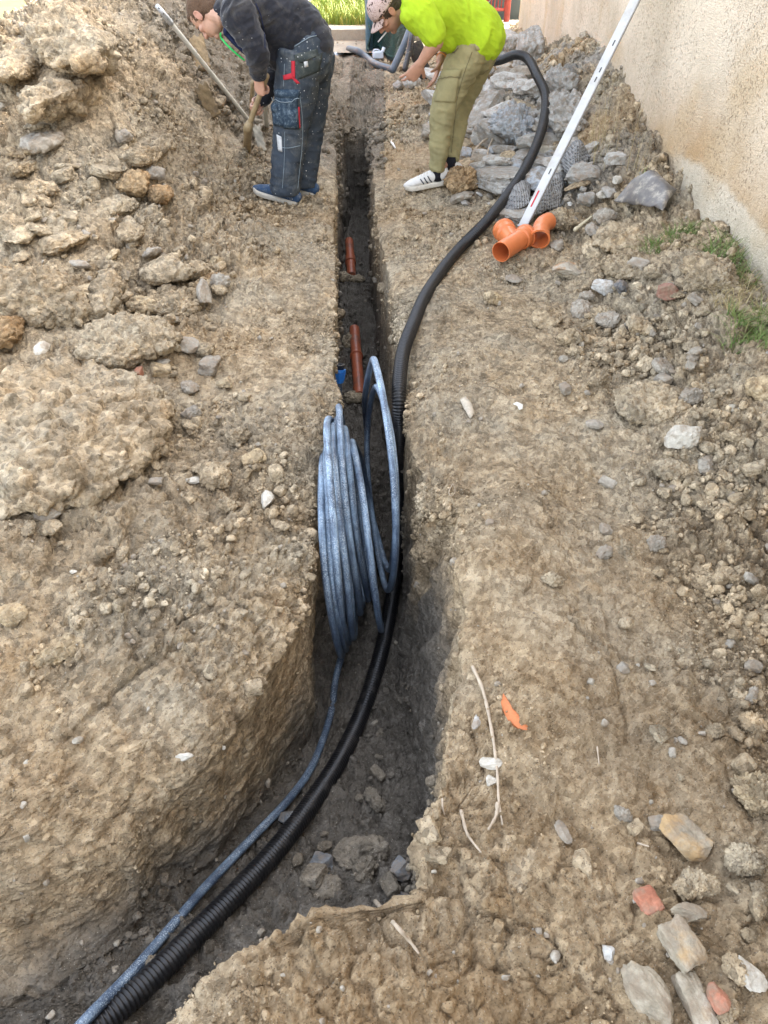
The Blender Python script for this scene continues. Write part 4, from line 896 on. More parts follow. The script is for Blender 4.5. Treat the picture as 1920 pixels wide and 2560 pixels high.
# compression coupling
M['blue'] = plain('blue plastic', (0.02, 0.16, 0.52), .4, scale=80, dirt=.2)
M['black'] = plain('black plastic', (0.02, 0.02, 0.022), .4, scale=80, dirt=.3)
a_, b2 = on_z(848, 958, -.20), on_z(847, 914, -.12); ax_ = (b2 - a_)
def prof(P0, P1, prf, n=24):
    """lathe along P0->P1: prf list of (t, r)"""
    d = P1 - P0; pts = [P0 + d * t for t, r in prf]; return sweep(pts, [r for t, r in prf], n, cap=False, rnd=False)
def frus(mb, P0, P1, prf, n=24):
    V, F = lathe(P0, P1, prf, n); mb.add(V, F)
def lathe(P0, P1, prf, n=24):
    P0, P1 = np.array(P0, float), np.array(P1, float); d = P1 - P0; t = d / np.linalg.norm(d)
    u = np.cross(t, (0.3, 0.2, 1.0)); u /= np.linalg.norm(u); w = np.cross(t, u); an = np.linspace(0, 2 * math.pi, n, endpoint=False)
    V = []; F = []
    for tt_, r in prf:
        for a in an: V.append(P0 + d * tt_ + (u * math.cos(a) + w * math.sin(a)) * r)
    for i in range(len(prf) - 1):
        for j in range(n): F.append((i * n + j, i * n + (j + 1) % n, (i + 1) * n + (j + 1) % n, (i + 1) * n + j))
    return V, F
cpl = MB(); frus(cpl, a_, b2, [(0, .0), (0, .0155), (.02, .020), (.18, .024), (.45, .0285), (.62, .030), (.64, .0335), (.78, .0335), (.80, .028), (.80, .02)])
for k in range(12):
    an_ = k * math.pi / 6; t = ax_ / np.linalg.norm(ax_); u = np.cross(t, (0.3, .2, 1)); u /= np.linalg.norm(u); w = np.cross(t, u); dr_ = u * math.cos(an_) + w * math.sin(an_)
    cpl.tube([a_ + ax_ * .2 + dr_ * .024, a_ + ax_ * .6 + dr_ * .0305], .0022, 6)
cob = ob('pipe_coupling', cpl, M['blue'], label='blue compression coupling with a black collar on the end of the water pipe', cat='coupling')
rg = MB(); frus(rg, a_, b2, [(.80, .016), (.80, .0275), (.98, .0275), (1.0, .031), (1.08, .031), (1.08, .022), (.84, .021), (.84, .0)]); ob('collar', rg, M['black'], cob)
sharp(cob, 30)
# orange sewer pipes lying in the trench
M['orange_pipe'] = plain('muddy orange pipe', (0.40, 0.105, 0.045), .45, scale=25, var=.12, dirt=.35, dcol=(0.07, 0.06, 0.05))
M['orange'] = plain('orange pipe', (0.62, 0.175, 0.055), .38, scale=20, var=.10, dirt=.05, dcol=(0.45, 0.25, 0.14))
def trench_pipe(pa, pb, collar, r, za, zb, label, **k):
    A, B_ = on_z(pa[0], pa[1], za), on_z(pb[0], pb[1], zb); L = np.linalg.norm(B_ - A); t = MB()
    pr = [(0, 0), (0, r * .8), (.004, r), (1, r), (1, 0)]
    if collar: c0, w_ = collar; pr = [(0, 0), (0, r * .95), (.005, r), (c0 - w_, r), (c0 - w_ + .005, r * 1.16), (c0, r * 1.16), (c0 + .008, r * 1.22), (c0 + .02, r * 1.22), (c0 + .025, r * 1.0), (1, r), (1, 0)]
    frus(t, A, B_, pr, 28); return sharp(ob('sewer_pipe', t, M['orange_pipe'], label=label, **k), 40)
trench_pipe((873, 602), (879, 690), (.62, .14), .036, -.80, -.83, 'farther orange sewer pipe with a collar on the trench floor', cat='sewer pipe')
trench_pipe((886, 822), (899, 990), (.42, .0), .036, -.80, -.82, 'nearer orange sewer pipe half buried on the trench floor beside the blue coupling', cat='sewer pipe')
gz = lambda px, py: (lambda p: p)(fz(px, py, 0))
for (px, py, w, h) in [(877, 862, 40, 46), (890, 1000, 60, 34), (862, 700, 44, 30), (893, 702, 40, 22)]:
    p = fz(px, py, 0.0); ax = project(p)[2][0]
    rock(C, {877: 'dark clod burying the head of the nearer orange sewer pipe', 890: 'dark clod over the near end of the nearer orange sewer pipe', 862: 'dark clod left of the far orange pipe\'s near end', 893: 'dark clod right of the far orange pipe\'s near end'}[px], 'soil clod', px, py, w, h, 'clod', flat=.8, sub=4, base=(p, None, ax), sink=.2, group='clods burying the sewer pipes')
# loose fittings: tee and elbow
def hollow(mb, P0, P1, r, th=.0035, prf=None, n=32, inner=True):
    pr = prf or [(0, r), (1, r)]
    frus(mb, P0, P1, pr + ([(pr[-1][0], pr[-1][1] - th)] + [(t, q - th) for t, q in pr[::-1]] + [pr[0]] if inner else []), n)
g0 = on_g(1290, 615, 0)[2]; r_ = .0545
A = on_z(1252, 630, g0 + .055); B_ = on_z(1317, 588, g0 + .058); Cj = A + (B_ - A) * .50; D_ = on_z(1258, 573, g0 + .060)
tee = MB(); hollow(tee, A, B_, r_, prf=[(0, r_), (.72, r_), (.74, r_ * 1.12), (.90, r_ * 1.12), (.91, r_ * 1.2), (.98, r_ * 1.2), (1.0, r_ * 1.14)])
teo = ob('pipe_tee', tee, M['orange'], label='orange plastic pipe branch with an open end lying beside the foot of the white staff', cat='pipe fitting'); sharp(teo, 30)
br_ = MB(); dd = (D_ - Cj); st_ = Cj + dd / np.linalg.norm(dd) * .02
hollow(br_, st_, D_, r_, prf=[(0, r_ * .98), (.55, r_ * .98), (.60, r_ * 1.12), (.86, r_ * 1.12), (.88, r_ * 1.2), (.97, r_ * 1.2), (1.0, r_ * 1.12)]); sharp(ob('branch', br_, M['orange'], teo), 30)
E0 = on_z(1349, 598, g0 + .062); E1 = on_z(1351, 578, g0 + .075); E2 = on_z(1355, 566, g0 + .085); E3 = on_z(1372, 553, g0 + .09)
el = MB(); ctr = catmull([E0, E1, E2, on_z(1362, 558, g0 + .09), E3], 6); rE = .050
V, F = sweep(ctr, [rE * (1.10 if i < 5 else 1.0) for i in range(len(ctr))], 30, cap=False, rnd=False); el.add(V, F); V, F = sweep(ctr, [rE * (1.10 if i < 5 else 1.0) - .004 for i in range(len(ctr))], 30, cap=False, rnd=False); el.add(V, [f[::-1] for f in F])
tE = (E0 - E1) / np.linalg.norm(E0 - E1); frus(el, E0 - tE * .02, E0 + tE * .004, [(0, rE * 1.10), (.05, rE * 1.18), (.95, rE * 1.18), (1, rE * 1.10 - .005), (0, rE * 1.02)], 30)
sharp(ob('pipe_elbow', el, M['orange'], label='orange plastic pipe elbow with its socket facing the camera', cat='pipe fitting'), 30)

# ---------------------------------------------------------------- tall white staff leaning on the wall
M['alu'] = plain('white painted aluminium', (0.52, 0.52, 0.50), .4, .0, scale=14, var=.10, dirt=.3, dcol=(0.35, 0.31, 0.26)); M['alu_side'] = plain('grey aluminium edge', (0.40, 0.40, 0.40), .45, .3, scale=20, var=.1, dirt=.15)
M['red'] = plain('red paint', (0.50, 0.02, 0.03), .5, scale=50); M['dark'] = plain('dark gap', (0.05, 0.05, 0.05), .7)
S0 = on_g(1305, 570, .01); S1 = on_x(1668, -160, WX(6.4) - .045)
ax3 = (S1 - S0); Ls = np.linalg.norm(ax3); ax3 /= Ls; mid_ = (S0 + S1) / 2; vw = CAM - mid_; nrm = vw - np.dot(vw, ax3) * ax3; nrm /= np.linalg.norm(nrm); sd = np.cross(ax3, nrm)
rt = math.radians(-22); n2_ = nrm * math.cos(rt) + sd * math.sin(rt); s2_ = np.cross(ax3, n2_)
RM = np.stack([s2_, n2_, ax3], 1); w0, d0 = .025, .0125
staff = empty('straightedge', S0, label='tall white metal straightedge with a red mark leaning against the house wall', cat='straightedge')
fb = MB(); fb.box(mid_, (w0, d0, Ls / 2), RM); so_ = ob('rail', fb, M['alu'], staff, smooth=False)
bv = so_.modifiers.new('bevel', 'BEVEL'); bv.width = .002; bv.segments = 2
sr = MB(); sgn = 1 if np.dot(s2_, (1, 0, 0)) > 0 else -1
sr.box(mid_ + s2_ * sgn * (w0 + .0015), (.0016, d0 * .8, Ls / 2 - .003), RM); ob('side_edge', sr, M['alu_side'], staff, smooth=False)
# red mark and slots on the front face, where the photo shows them
def on_staff(px, py):
    best = min((abs(project(S0 + ax3 * t)[1][0] - py), t) for t in np.linspace(0, Ls, 800)); return best[1]
def mark(name, p0, p1, wd_, off, mat):
    t0_, t1_ = on_staff(*p0), on_staff(*p1); mk = MB(); mk.box(S0 + ax3 * (t0_ + t1_) / 2 + n2_ * (d0 + .0012) + s2_ * off * sgn, (wd_, .0012, abs(t1_ - t0_) / 2), RM); ob(name, mk, mat, staff, smooth=False)
mark('red_mark', (1326, 520), (1346, 480), .0042, -.004, M['red'])
for p0, p1 in [((1366, 438), (1372, 424)), ((1466, 208), (1474, 196)), ((1520, 118), (1528, 104)), ((1480, 184), (1486, 172))]: mark('slot', p0, p1, .003, .004, M['dark'])
ec = MB(); ec.box(S0 + ax3 * .004, (w0 + .003, d0 + .003, .006), RM); ob('end_cap', ec, M['alu_side'], staff, smooth=False)

# ---------------------------------------------------------------- pole, sticks and tools by the left worker
M['whitewood'] = plain('weathered white pole', (0.50, 0.47, 0.40), .6, scale=20, var=.1, dirt=.25, dcol=(0.33, 0.28, 0.2)); M['wood'] = plain('worn wooden handle', (0.36, 0.27, 0.15), .6, scale=24, var=.2, dirt=.35, dcol=(0.22, 0.17, 0.1), bs=.3)
M['greywood'] = plain('grey weathered board', (0.30, 0.27, 0.21), .8, scale=18, var=.25, dirt=.3, bs=.6); M['steel'] = plain('scuffed steel', (0.45, 0.46, 0.47), .4, .6, scale=30, var=.12, dirt=.2)
pb = on_g(619, 297, .03); pt_ = on_g(392, 14, .16); dp = pt_ - pb
pole = empty('pole', pb, label='long whitish pole lying up the dark side of the spoil heap', cat='pole')
t = MB(); t.tube([pb, pb + dp * .5 + np.array([0, 0, .0]), pb + dp * .88], [.0145, .0155, .0155], 14); ob('shaft', t, M['whitewood'], pole)
t = MB(); frus(t, pb + dp * .86, pb + dp * 1.0, [(0, .016), (0, .0185), (.1, .0185), (.3, .018), (1, .014), (1, 0)]); tip = ob('metal_tip', t, M['steel'], pole)
t = MB()
for q in (.90, .94, .98):
    pq = pb + dp * q; vv = (CAM - pq) / np.linalg.norm(CAM - pq); frus(t, pq + vv * .014, pq + vv * .0185, [(0, .005), (1, .005), (1, 0)], 10)
ob('hole_disc', t, M['dark'], tip)  # dark discs painting the shade inside the tip's holes
# boards stuck in the heap
def board(name, p0, p1, wd_, th, mat, label, cat, offs=(.02, .06), yw=0, **k):
    a, b_ = on_g(*p0, offs[0]), on_g(*p1, offs[1]); d = b_ - a; L = np.linalg.norm(d); d /= L; v = CAM - a; nn = v - np.dot(v, d) * d; nn /= np.linalg.norm(nn); s = np.cross(d, nn); Rm = np.stack([s, nn, d], 1)
    nzz, nxx = 24, 7; V = []; F = []
    for sgn_ in (1, -1):
        for i in range(nzz):
            for j in range(nxx):
                u, v_ = j / (nxx - 1) * 2 - 1, i / (nzz - 1); jag = .012 * math.sin(j * 2.1 + i * .9) * (v_ > .9) ; V.append(a + d * (v_ * L + jag) + s * u * wd_ * (1 + .10 * math.sin(i * 1.3)) + nn * (sgn_ * th + .004 * math.sin(i * .7 + j * 1.7)))
    q = nzz * nxx
    for i in range(nzz - 1):
        for j in range(nxx - 1):
            e = i * nxx + j; F += [(e, e + 1, e + nxx + 1, e + nxx), (q + e, q + e + nxx, q + e + nxx + 1, q + e + 1)]
        e = i * nxx; F.append((e, e + nxx, q + e + nxx, q + e)); e = i * nxx + nxx - 1; F.append((e, q + e, q + e + nxx, e + nxx))
    for j in range(nxx - 1): F += [(j, q + j, q + j + 1, j + 1)]; e = (nzz - 1) * nxx + j; F += [(e, e + 1, q + e + 1, q + e)]
    mb = MB().add(V, F); return ob(name, mb, mat, label=label, cat=cat, **k)
M['rotwood'] = plain('rotten wood', (0.24, 0.17, 0.09), .95, scale=26, var=.45, dirt=.5, dcol=(0.16, 0.13, 0.1), bs=1.0)
board('board', (508, 175), (488, 96), .055, .022, M['rotwood'], 'broad rotten board end sticking out of the heap beneath the leftmost worker\'s face', 'board', (.02, .10))
board('board', (537, 290), (500, 212), .045, .020, M['rotwood'], 'lower rotten board stuck in the heap beside the whitish pole', 'board', (.02, .08))

# ---------------------------------------------------------------- twigs, shard, paper, plastic
M['twig'] = plain('dry twig', (0.42, 0.34, 0.25), .85, scale=40, var=.25, dirt=.2, bs=.3)
def twig(label, groups, r, cat='twig', mat=None, name='twig', off=.004, rb=.006):
    t = MB()
    for g in groups:
        P_ = catmull([on_g(a, b_, rb + off) for a, b_ in g], 6); k = len(P_); t.tube(P_, [r * (1 - .55 * i / k) * (1 + .15 * math.sin(i * 1.7)) for i in range(k)], 8)
    return ob(name, t, mat or M['twig'], label=label, cat=cat)
twig('long thin dry twig along the right trench edge', [[(1182, 1668), (1208, 1728), (1230, 1830), (1243, 1930), (1247, 2000), (1256, 2060)], [(1244, 2010), (1240, 2040), (1222, 2072)]], .0055)
twig('short bent dry twig below the long one', [[(1153, 2028), (1165, 2076), (1178, 2100), (1202, 2130)]], .0048)
twig('straight pale twig hanging over the brown bank corner', [[(938, 2253), (985, 2308), (1022, 2350), (1046, 2382)]], .0058, off=.012)
twig('tiny curled dry twig at the trench rim', [[(1106, 1998), (1107, 2018), (1111, 2036)]], .003)
twig('crossed grey roots on the rubble left of the conduit', [[(1190, 372), (1212, 350), (1240, 340), (1262, 345)], [(1237, 296), (1234, 340), (1222, 370), (1216, 402)]], .009, cat='roots', name='roots', off=.05)
twig('pale splintered stick between two clods right of the elbow', [[(1438, 574), (1456, 560), (1478, 542)]], .013, cat='stick', name='stick', off=.03, mat=plain('pale wood', (0.52, 0.45, 0.30), .8, scale=30))
twig('thin straw on the right bank', [[(1493, 1868), (1498, 1910)]], .0025)
twig('short straw near the layered cream rock', [[(1595, 2108), (1622, 2116)]], .0028)
twig('loop of pale thread on the right trench wall', [[(1131, 1210), (1122, 1232), (1130, 1240), (1138, 1228), (1132, 1208)]], .0016, cat='thread', name='thread', off=.004)
def plate(name, pts, th, mat, label, cat, off=.01, curve=.0, **k):
    W_ = np.array([on_g(a, b_, off) for a, b_ in pts]); c0 = W_.mean(0); W_[:, 2] = c0[2] + (W_[:, 2] - c0[2]) * .3
    n_ = len(W_); rings = []; V = []; F = []
    for s, zoff in ((1, th), (.5, th + curve), (0.02, th + curve * 1.3)): V += [tuple(c0 + (p - c0) * s + np.array([0, 0, zoff])) for p in W_]
    for s in (1,): V += [tuple(p - np.array([0, 0, th])) for p in W_]
    for r0 in (0, 1):
        for i in range(n_): F.append((r0 * n_ + i, r0 * n_ + (i + 1) % n_, (r0 + 1) * n_ + (i + 1) % n_, (r0 + 1) * n_ + i))
    F.append(tuple(2 * n_ + i for i in range(n_)))
    for i in range(n_): F.append((3 * n_ + i, 3 * n_ + (i + 1) % n_, (i + 1) % n_, i))
    F.append(tuple(3 * n_ + i for i in range(n_ - 1, -1, -1)))
    return ob(name, MB().add(V, F), mat, label=label, cat=cat, **k)
sharp(plate('tile_shard', [(1257, 1738), (1266, 1745), (1276, 1768), (1300, 1786), (1320, 1812), (1318, 1826), (1296, 1824), (1270, 1802), (1256, 1778), (1252, 1758)], .004, plain('orange clay', (0.50, 0.16, 0.055), .7, scale=90, var=.25), 'bright orange curved shard half buried in the right bank', 'shard', off=.001, curve=.008), 50)
plate('paper_scrap', [(1283, 1010), (1292, 1004), (1308, 1010), (1306, 1024), (1297, 1026), (1294, 1014)], .0015, plain('white paper', (0.72, 0.70, 0.62), .9), 'small torn white scrap on the trodden right bank', 'scrap', off=.012)
plate('paper_scrap', [(1150, 1000), (1164, 990), (1180, 1010), (1186, 1036), (1176, 1044), (1160, 1024)], .002, plain('dusty paper', (0.46, 0.40, 0.31), .9, scale=60, var=.3), 'dusty pale scrap trodden into the soil left of the white one', 'scrap', off=.008, curve=.006)
plate('cigarette_butt', [(980, 352), (990, 368), (986, 371), (976, 356)], .005, plain('white filter', (0.7, 0.66, 0.58), .9), 'white cigarette butt on the ground right of the far trench', 'cigarette butt', off=.01)
# crumpled sheets
def crumple(name, quad, mat, label, cat, h=.08, amp=.03, nx=36, ny=24, off=.03, fr=7.0, th=.003, seed=0.0, cols=None, **k):
    q = [on_g(a, b_, off) for a, b_ in quad]; V = []
    for j in range(ny):
        for i in range(nx):
            u, v = i / (nx - 1), j / (ny - 1); p = (q[0] * (1 - u) + q[1] * u) * (1 - v) + (q[3] * (1 - u) + q[2] * u) * v; V.append(p + np.array([0, 0, h * math.sin(math.pi * u) ** .7 * math.sin(math.pi * v) ** .7]))
    V = np.array(V, np.float32); d1 = 1 - np.abs(fbm(V, fr, 3, seed + 3.)); d2 = vnoise(V, fr * 1.3, seed + 8.); V[:, 2] += amp * (d1 - .5) * 2; V[:, 0] += amp * .6 * d2; V[:, 1] += amp * .6 * vnoise(V, fr, seed + 15.)
    i = np.arange(nx * ny).reshape(ny, nx); me = mesh_np(name, V, np.stack([i[:-1, :-1], i[:-1, 1:], i[1:, 1:], i[1:, :-1]], -1).reshape(-1, 4))
    o = obj(name, me, mat, label=label, cat=cat, **k); s = o.modifiers.new('thick', 'SOLIDIFY'); s.thickness = th; return o
m, nt, b = mat_new('dusty plastic film'); co = opos(nt); e1 = voro(nt, co, 9, 'DISTANCE_TO_EDGE', 0)
c = ramp(nt, noise(nt, co, 14, 7, .7), [(.35, (0.09, 0.085, 0.085)), (.52, (0.15, 0.135, 0.12)), (.66, (0.38, 0.34, 0.28))])
nt.links.new(c, b.inputs['Base Color']); b.inputs['Roughness'].default_value = .45; M['film'] = m
crumple('plastic_sheet', [(1530, 512), (1592, 448), (1690, 476), (1655, 528)], M['film'], 'dusty dark plastic sheet crumpled at the foot of the house wall', 'plastic sheet', h=.10, amp=.025, fr=4.0)
m, nt, b = mat_new('dimpled membrane'); co = opos(nt); e1 = voro(nt, co, 62, 'F1', 0, .15)
c = mix(nt, ramp(nt, e1, [(.18, 1.0), (.38, 0.0)]), ramp(nt, noise(nt, co, 12, 6, .7), [(.35, (0.17, 0.17, 0.17)), (.65, (0.36, 0.35, 0.33))]), (0.03, 0.03, 0.035))
nt.links.new(c, b.inputs['Base Color']); b.inputs['Roughness'].default_value = .6; bump(nt, b, e1, 1.0, .02); M['membrane'] = m
crumple('dimpled_membrane', [(1395, 400), (1440, 372), (1475, 400), (1425, 470)], M['membrane'], 'dark dimpled plastic membrane piece right of the white staff', 'membrane', h=.10, amp=.03, fr=5.0, off=.05)
crumple('dimpled_membrane', [(1345, 455), (1415, 440), (1400, 520), (1330, 545)], M['membrane'], 'larger dimpled membrane piece behind the foot of the white staff', 'membrane', h=.09, amp=.03, fr=4.0, off=.04, seed=9.)
crumple('dimpled_membrane', [(1250, 470), (1330, 450), (1325, 515), (1262, 535)], M['membrane'], 'dimpled membrane piece between conduit and staff foot', 'membrane', h=.05, amp=.02, fr=4.0, off=.05, seed=19.)

# ---------------------------------------------------------------- grass tufts by the wall
def tuft(name, px, py, rx, ry, n_, h0, h1, label, mat='weed', lean=1.3, cat='grass tuft', wdt=.0022, **k):
    p, nn, ax = GP(px, py); ss = []; P_ = []
    for _ in range(n_):
        a = random.random() * 6.283; r2 = math.sqrt(random.random()); x, y_ = p[0] + rx * r2 * math.cos(a), p[1] + ry * r2 * math.sin(a)
        if x > WX(y_) - .02: continue
        P_.append((x, y_, ground_z(x, y_) - .01))
    P_ = np.array(P_); n_ = len(P_); L = h0 + (h1 - h0) * rng.random(n_) ** 1.3; an = rng.random(n_) * 6.283; la = rng.random(n_) * 6.283; le = L * lean * (.2 + rng.random(n_))
    d = np.stack([np.cos(an), np.sin(an), 0 * an], 1) * wdt; dl_ = np.stack([np.cos(la), np.sin(la), 0 * la], 1); V = []
    seg_ = 5
    for s in range(seg_ + 1):
        f = s / seg_; c0 = P_ + dl_ * (le * f ** 1.8)[:, None] + np.stack([0 * L, 0 * L, L * (f - .35 * f * f * np.minimum(le / L, 1.5))], 1); w_ = (1 - f * .85); V.append(np.stack([c0 - d * w_, c0 + d * w_], 1))
    V = np.stack(V, 1).reshape(n_, -1, 3); i = np.arange(n_)[:, None, None] * (2 * (seg_ + 1)); q = np.arange(seg_)[None, :, None] * 2
    F = (i + q + np.array([0, 1, 3, 2])[None, None]).reshape(-1, 4); me = mesh_np(name, V.reshape(-1, 3), F); attr(me, 'tint', np.repeat(rng.random(n_), 2 * (seg_ + 1)))
    return obj(name, me, M[mat], label=label, cat=cat, **k)
M['drygrass'] = blade_mat('dry grass', (0.30, 0.22, 0.09), (0.42, 0.33, 0.16), (0.5, 0.42, 0.24))
tuft('grass_tuft', 1856, 660, .16, .20, 750, .04, .15, 'bushy green grass tuft at the foot of the wall on the right edge')
tuft('grass_tuft', 1885, 830, .13, .14, 520, .04, .12, 'lower green grass tuft at the right edge')
tuft('grass_tuft', 1880, 745, .16, .16, 420, .05, .13, 'dry straw coloured grass between the two green tufts', 'drygrass')
tuft('grass_tuft', 1670, 600, .14, .08, 420, .03, .10, 'sparse greyish grass on the clods below the plastic sheet')
tuft('grass_tuft', 1598, 440, .03, .03, 50, .03, .08, 'tiny green weed growing above the plastic sheet')
tuft('grass_tuft', 1722, 565, .05, .04, 90, .03, .07, 'small green weed at the wall foot right of the plastic sheet')
tuft('dry_stems', 1500, 372, .08, .25, 26, .25, .55, 'thin dry straw stems standing against the wall by the staff', 'drygrass', .25, 'dry stems', .0016)
tuft('dry_stems', 1582, 430, .05, .15, 10, .25, .60, 'a few thin dry stems on the wall above the plastic sheet', 'drygrass', .2, 'dry stems', .0014)

# ---------------------------------------------------------------- things at the far end
M['steelblue'] = plain('blue grey paint', (0.13, 0.24, 0.33), .5, scale=12, var=.15, dirt=.2); M['redpaint'] = plain('faded red paint', (0.36, 0.07, 0.06), .55, scale=20, var=.2, dirt=.15)
M['pipegrey'] = plain('dusty dark pipe', (0.075, 0.095, 0.12), .45, scale=12, var=.25, dirt=.35); M['darkgreen'] = plain('green netting', (0.015, 0.07, 0.055), .5, scale=20, var=.3)
q = on_z(923, 118, .05); t = MB(); t.tube([q - [0, 0, .3], q + [0, 0, 2.2]], .042, 16, rnd=False); ps = ob('steel_post', t, M['steelblue'], label='blue grey steel post beyond the end of the trench', cat='post')
t = MB(); frus(t, q + np.array([0, 0, .62]), q + np.array([0, 0, .72]), [(0, .043), (0, .052), (1, .052), (1, .043)]); ob('clamp', t, plain('blue clamp', (0.02, 0.15, 0.45), .5), ps)
# crumpled green netting: crossing threads
qn = [on_g(*p_, .02) for p_ in ((900, 122), (1030, 150))]
nt_mb = MB(); nu_, nv_ = 90, 44
Pn_ = np.zeros((nu_, nv_, 3)); 
for i in range(nu_):
    for j in range(nv_):
        u, v = i / (nu_ - 1), j / (nv_ - 1)
        x = 918 + 120 * u; base_p = on_y(x, 100, 10.7 - .9 * v + .3 * math.sin(u * 9)); h_ = .62 * math.sin(math.pi * min(1, v * 1.1 + .05)) ** .6 * (1 - .35 * u) * (.8 + .2 * math.sin(u * 14))
        Pn_[i, j] = (base_p[0], base_p[1], .06 + h_)
Pf_ = Pn_.reshape(-1, 3).astype(np.float32); Pf_ += .05 * np.stack([vnoise(Pf_, 5, 1.), vnoise(Pf_, 5, 9.), vnoise(Pf_, 6, 19.)], 1); Pn_ = Pf_.reshape(nu_, nv_, 3)
net = empty('netting', Pn_[nu_ // 2, 0], label='heap of crumpled dark green netting beside the blue grey post', cat='netting')
tw = MB()
for i in range(0, nu_, 1): tw.tube(Pn_[i], .0022, 3, cap=False)
for j in range(0, nv_, 1): tw.tube(Pn_[:, j], .0022, 3, cap=False)
ob('mesh_threads', tw, M['darkgreen'], net)
V = Pn_.reshape(-1, 3) * 1.0; V[:, 2] -= .03; idn = np.arange(nu_ * nv_).reshape(nu_, nv_)
obj('inner_layer', mesh_np('inner_layer', V, np.stack([idn[:-1, :-1], idn[:-1, 1:], idn[1:, 1:], idn[1:, :-1]], -1).reshape(-1, 4)), plain('dark netting layers', (0.008, 0.028, 0.026), .7, scale=60, var=.5), net)
t = MB(); P_ = catmull([on_g(872, 122, .05), on_g(895, 128, .05), on_g(915, 142, .04), on_g(940, 160, .04), on_g(975, 172, .04)], 6); t.tube(P_, .034, 14); ob('grey_conduit', t, M['pipegrey'], label='dusty grey conduit curving over the ground past the white canister', cat='conduit')
def ypipe(pts, r, mat, label, name='black_pipe', cat='pipe'):
    t = MB(); t.tube(catmull([on_y(*p_) for p_ in pts], 6), r, 14); return ob(name, t, mat, label=label, cat=cat)
ypipe([(982, 174, 8.55), (1000, 135, 8.7), (1013, 105, 8.8), (1030, 60, 9.0), (1050, 10, 9.2)], .035, M['pipegrey'], 'thick dark pipe rising behind the right worker\'s hand')
ypipe([(1012, 172, 8.35), (1022, 130, 8.5), (1028, 95, 8.6), (1034, 60, 8.8)], .028, M['black'], 'thinner black pipe next to the thick dark one')
q0, q1 = on_g(1066, 200, -.03), None; q1 = on_y(1038, 108, q0[1] + .1)
t = MB(); pl = [q0 + (q1 - q0) * f for f in np.linspace(0, 1, 9)]; t.tube(pl, [.075 * (1 + .12 * math.sin(f * 11)) for f in np.linspace(0, 1, 9)], 16, rnd=False)
lo = ob('log', t, plain('mossy dark bark', (0.045, 0.038, 0.030), .95, scale=30, var=.5, dirt=.3, dcol=(0.16, 0.14, 0.08), bs=1.0), label='short dark log standing behind the right worker\'s arm', cat='log')
# white canister
q = on_g(945, 150, .0); can = empty('canister', q, label='small white plastic canister lying by the grey conduit', cat='canister')
Rc = rotm(12); t = MB(); V, F = rock_mesh((.15, .07, .085), 3, 'block', 3, Rc, q + np.array([0, 0, .05])); t.add(V, F); M['whiteplastic'] = plain('white plastic', (0.60, 0.66, 0.74), .4, scale=20, var=.08, dirt=.1); ob('body', t, M['whiteplastic'], can)
t = MB(); t.tube([q + Rc @ np.array(p_) for p_ in ((-.06, 0, .07), (-.045, 0, .098), (.0, 0, .100), (.025, 0, .08))], .007, 10, sub=4); ob('handle', t, M['whiteplastic'], can)
t = MB(); frus(t, q + Rc @ np.array([.055, 0, .08]), q + Rc @ np.array([.07, 0, .12]), [(0, .018), (1, .018), (1, 0)], 16); ob('cap', t, M['whiteplastic'], can)
twig('small white rag scrap on the ground near the post', [[(838, 138), (850, 136), (856, 134)]], .03, cat='rag', name='rag', mat=M['whiteplastic'], off=-.01)
# low masonry wall with a red gate
YG = 11.25
xa, xb = on_y(1213, 60, YG)[0], on_y(1294, 60, YG)[0]; zt, zb2 = on_y(1250, 54, YG)[2], -.1
t = MB(); k = 0
for row in range(2):
    hh_ = (zt - zb2) / 2; x = xa - .25 + .1 * row
    while x < xb:
        w_ = .26 + .12 * ((k * 37) % 5) / 5; V, F = rock_mesh((w_, .30, hh_ * .97), 40 + k, 'block', 3, None, (x + w_ / 2, YG + .15, zb2 + hh_ * (row + .5))); V = (V - [x + w_ / 2, YG + .15, 0]) * [1.2, 1.2, 1] + [x + w_ / 2, YG + .15, 0]; t.add(V, F); x += w_; k += 1
sharp(ob('low_wall', t, stone_mat('old masonry', (0.20, 0.18, 0.15), (0.32, 0.28, 0.22), (0.42, 0.38, 0.30)), label='low wall of rough blocks under the red gate at the house corner', cat='low wall'), 30)
gate = empty('gate', (xb - .3, YG + .1, zt), label='faded red metal gate panel beside the house corner', cat='gate')
xl_, xr_ = on_y(1213, 20, YG + .1)[0], on_y(1269, 20, YG + .1)[0]
def bar(name, p, q_, r, mat=M['redpaint'], par=gate): t = MB(); t.tube([p, q_], r, 8, rnd=False); return ob(name, t, mat, par)
bar('post', (xr_, YG + .1, zt - .02), (xr_, YG + .1, zt + 1.6), .038); bar('frame', (xl_, YG + .1, zt - .02), (xl_, YG + .1, zt + 1.5), .028)
zr_ = on_y(1240, 24, YG + .1)[2]; bar('rail', (xl_, YG + .1, zr_), (xr_, YG + .1, zr_), .018); bar('rail', (xl_, YG + .1, zt + 1.45), (xr_, YG + .1, zt + 1.45), .018)
for i in range(6): x = xl_ + (xr_ - xl_) * (i + .7) / 6.6; bar('bar', (x, YG + .1, zr_ if i != 2 else zt), (x, YG + .1, zt + 1.45), .008)
bar('brace', (xl_ + .02, YG + .09, zr_ + .05), (xl_ + .30, YG + .09, zr_ + .5), .008, M['steel'])
t = MB(); t.box(((xl_ + xb) / 2 - .1, YG + .42, zt + .75), ((xb - xl_) / 2 + .35, .015, 1.0)); ob('metal_panel', t, plain('dull blue green panel', (0.055, 0.085, 0.10), .6, scale=6, var=.3), smooth=False, label='dull blue green sheet panel behind the red gate', cat='panel')
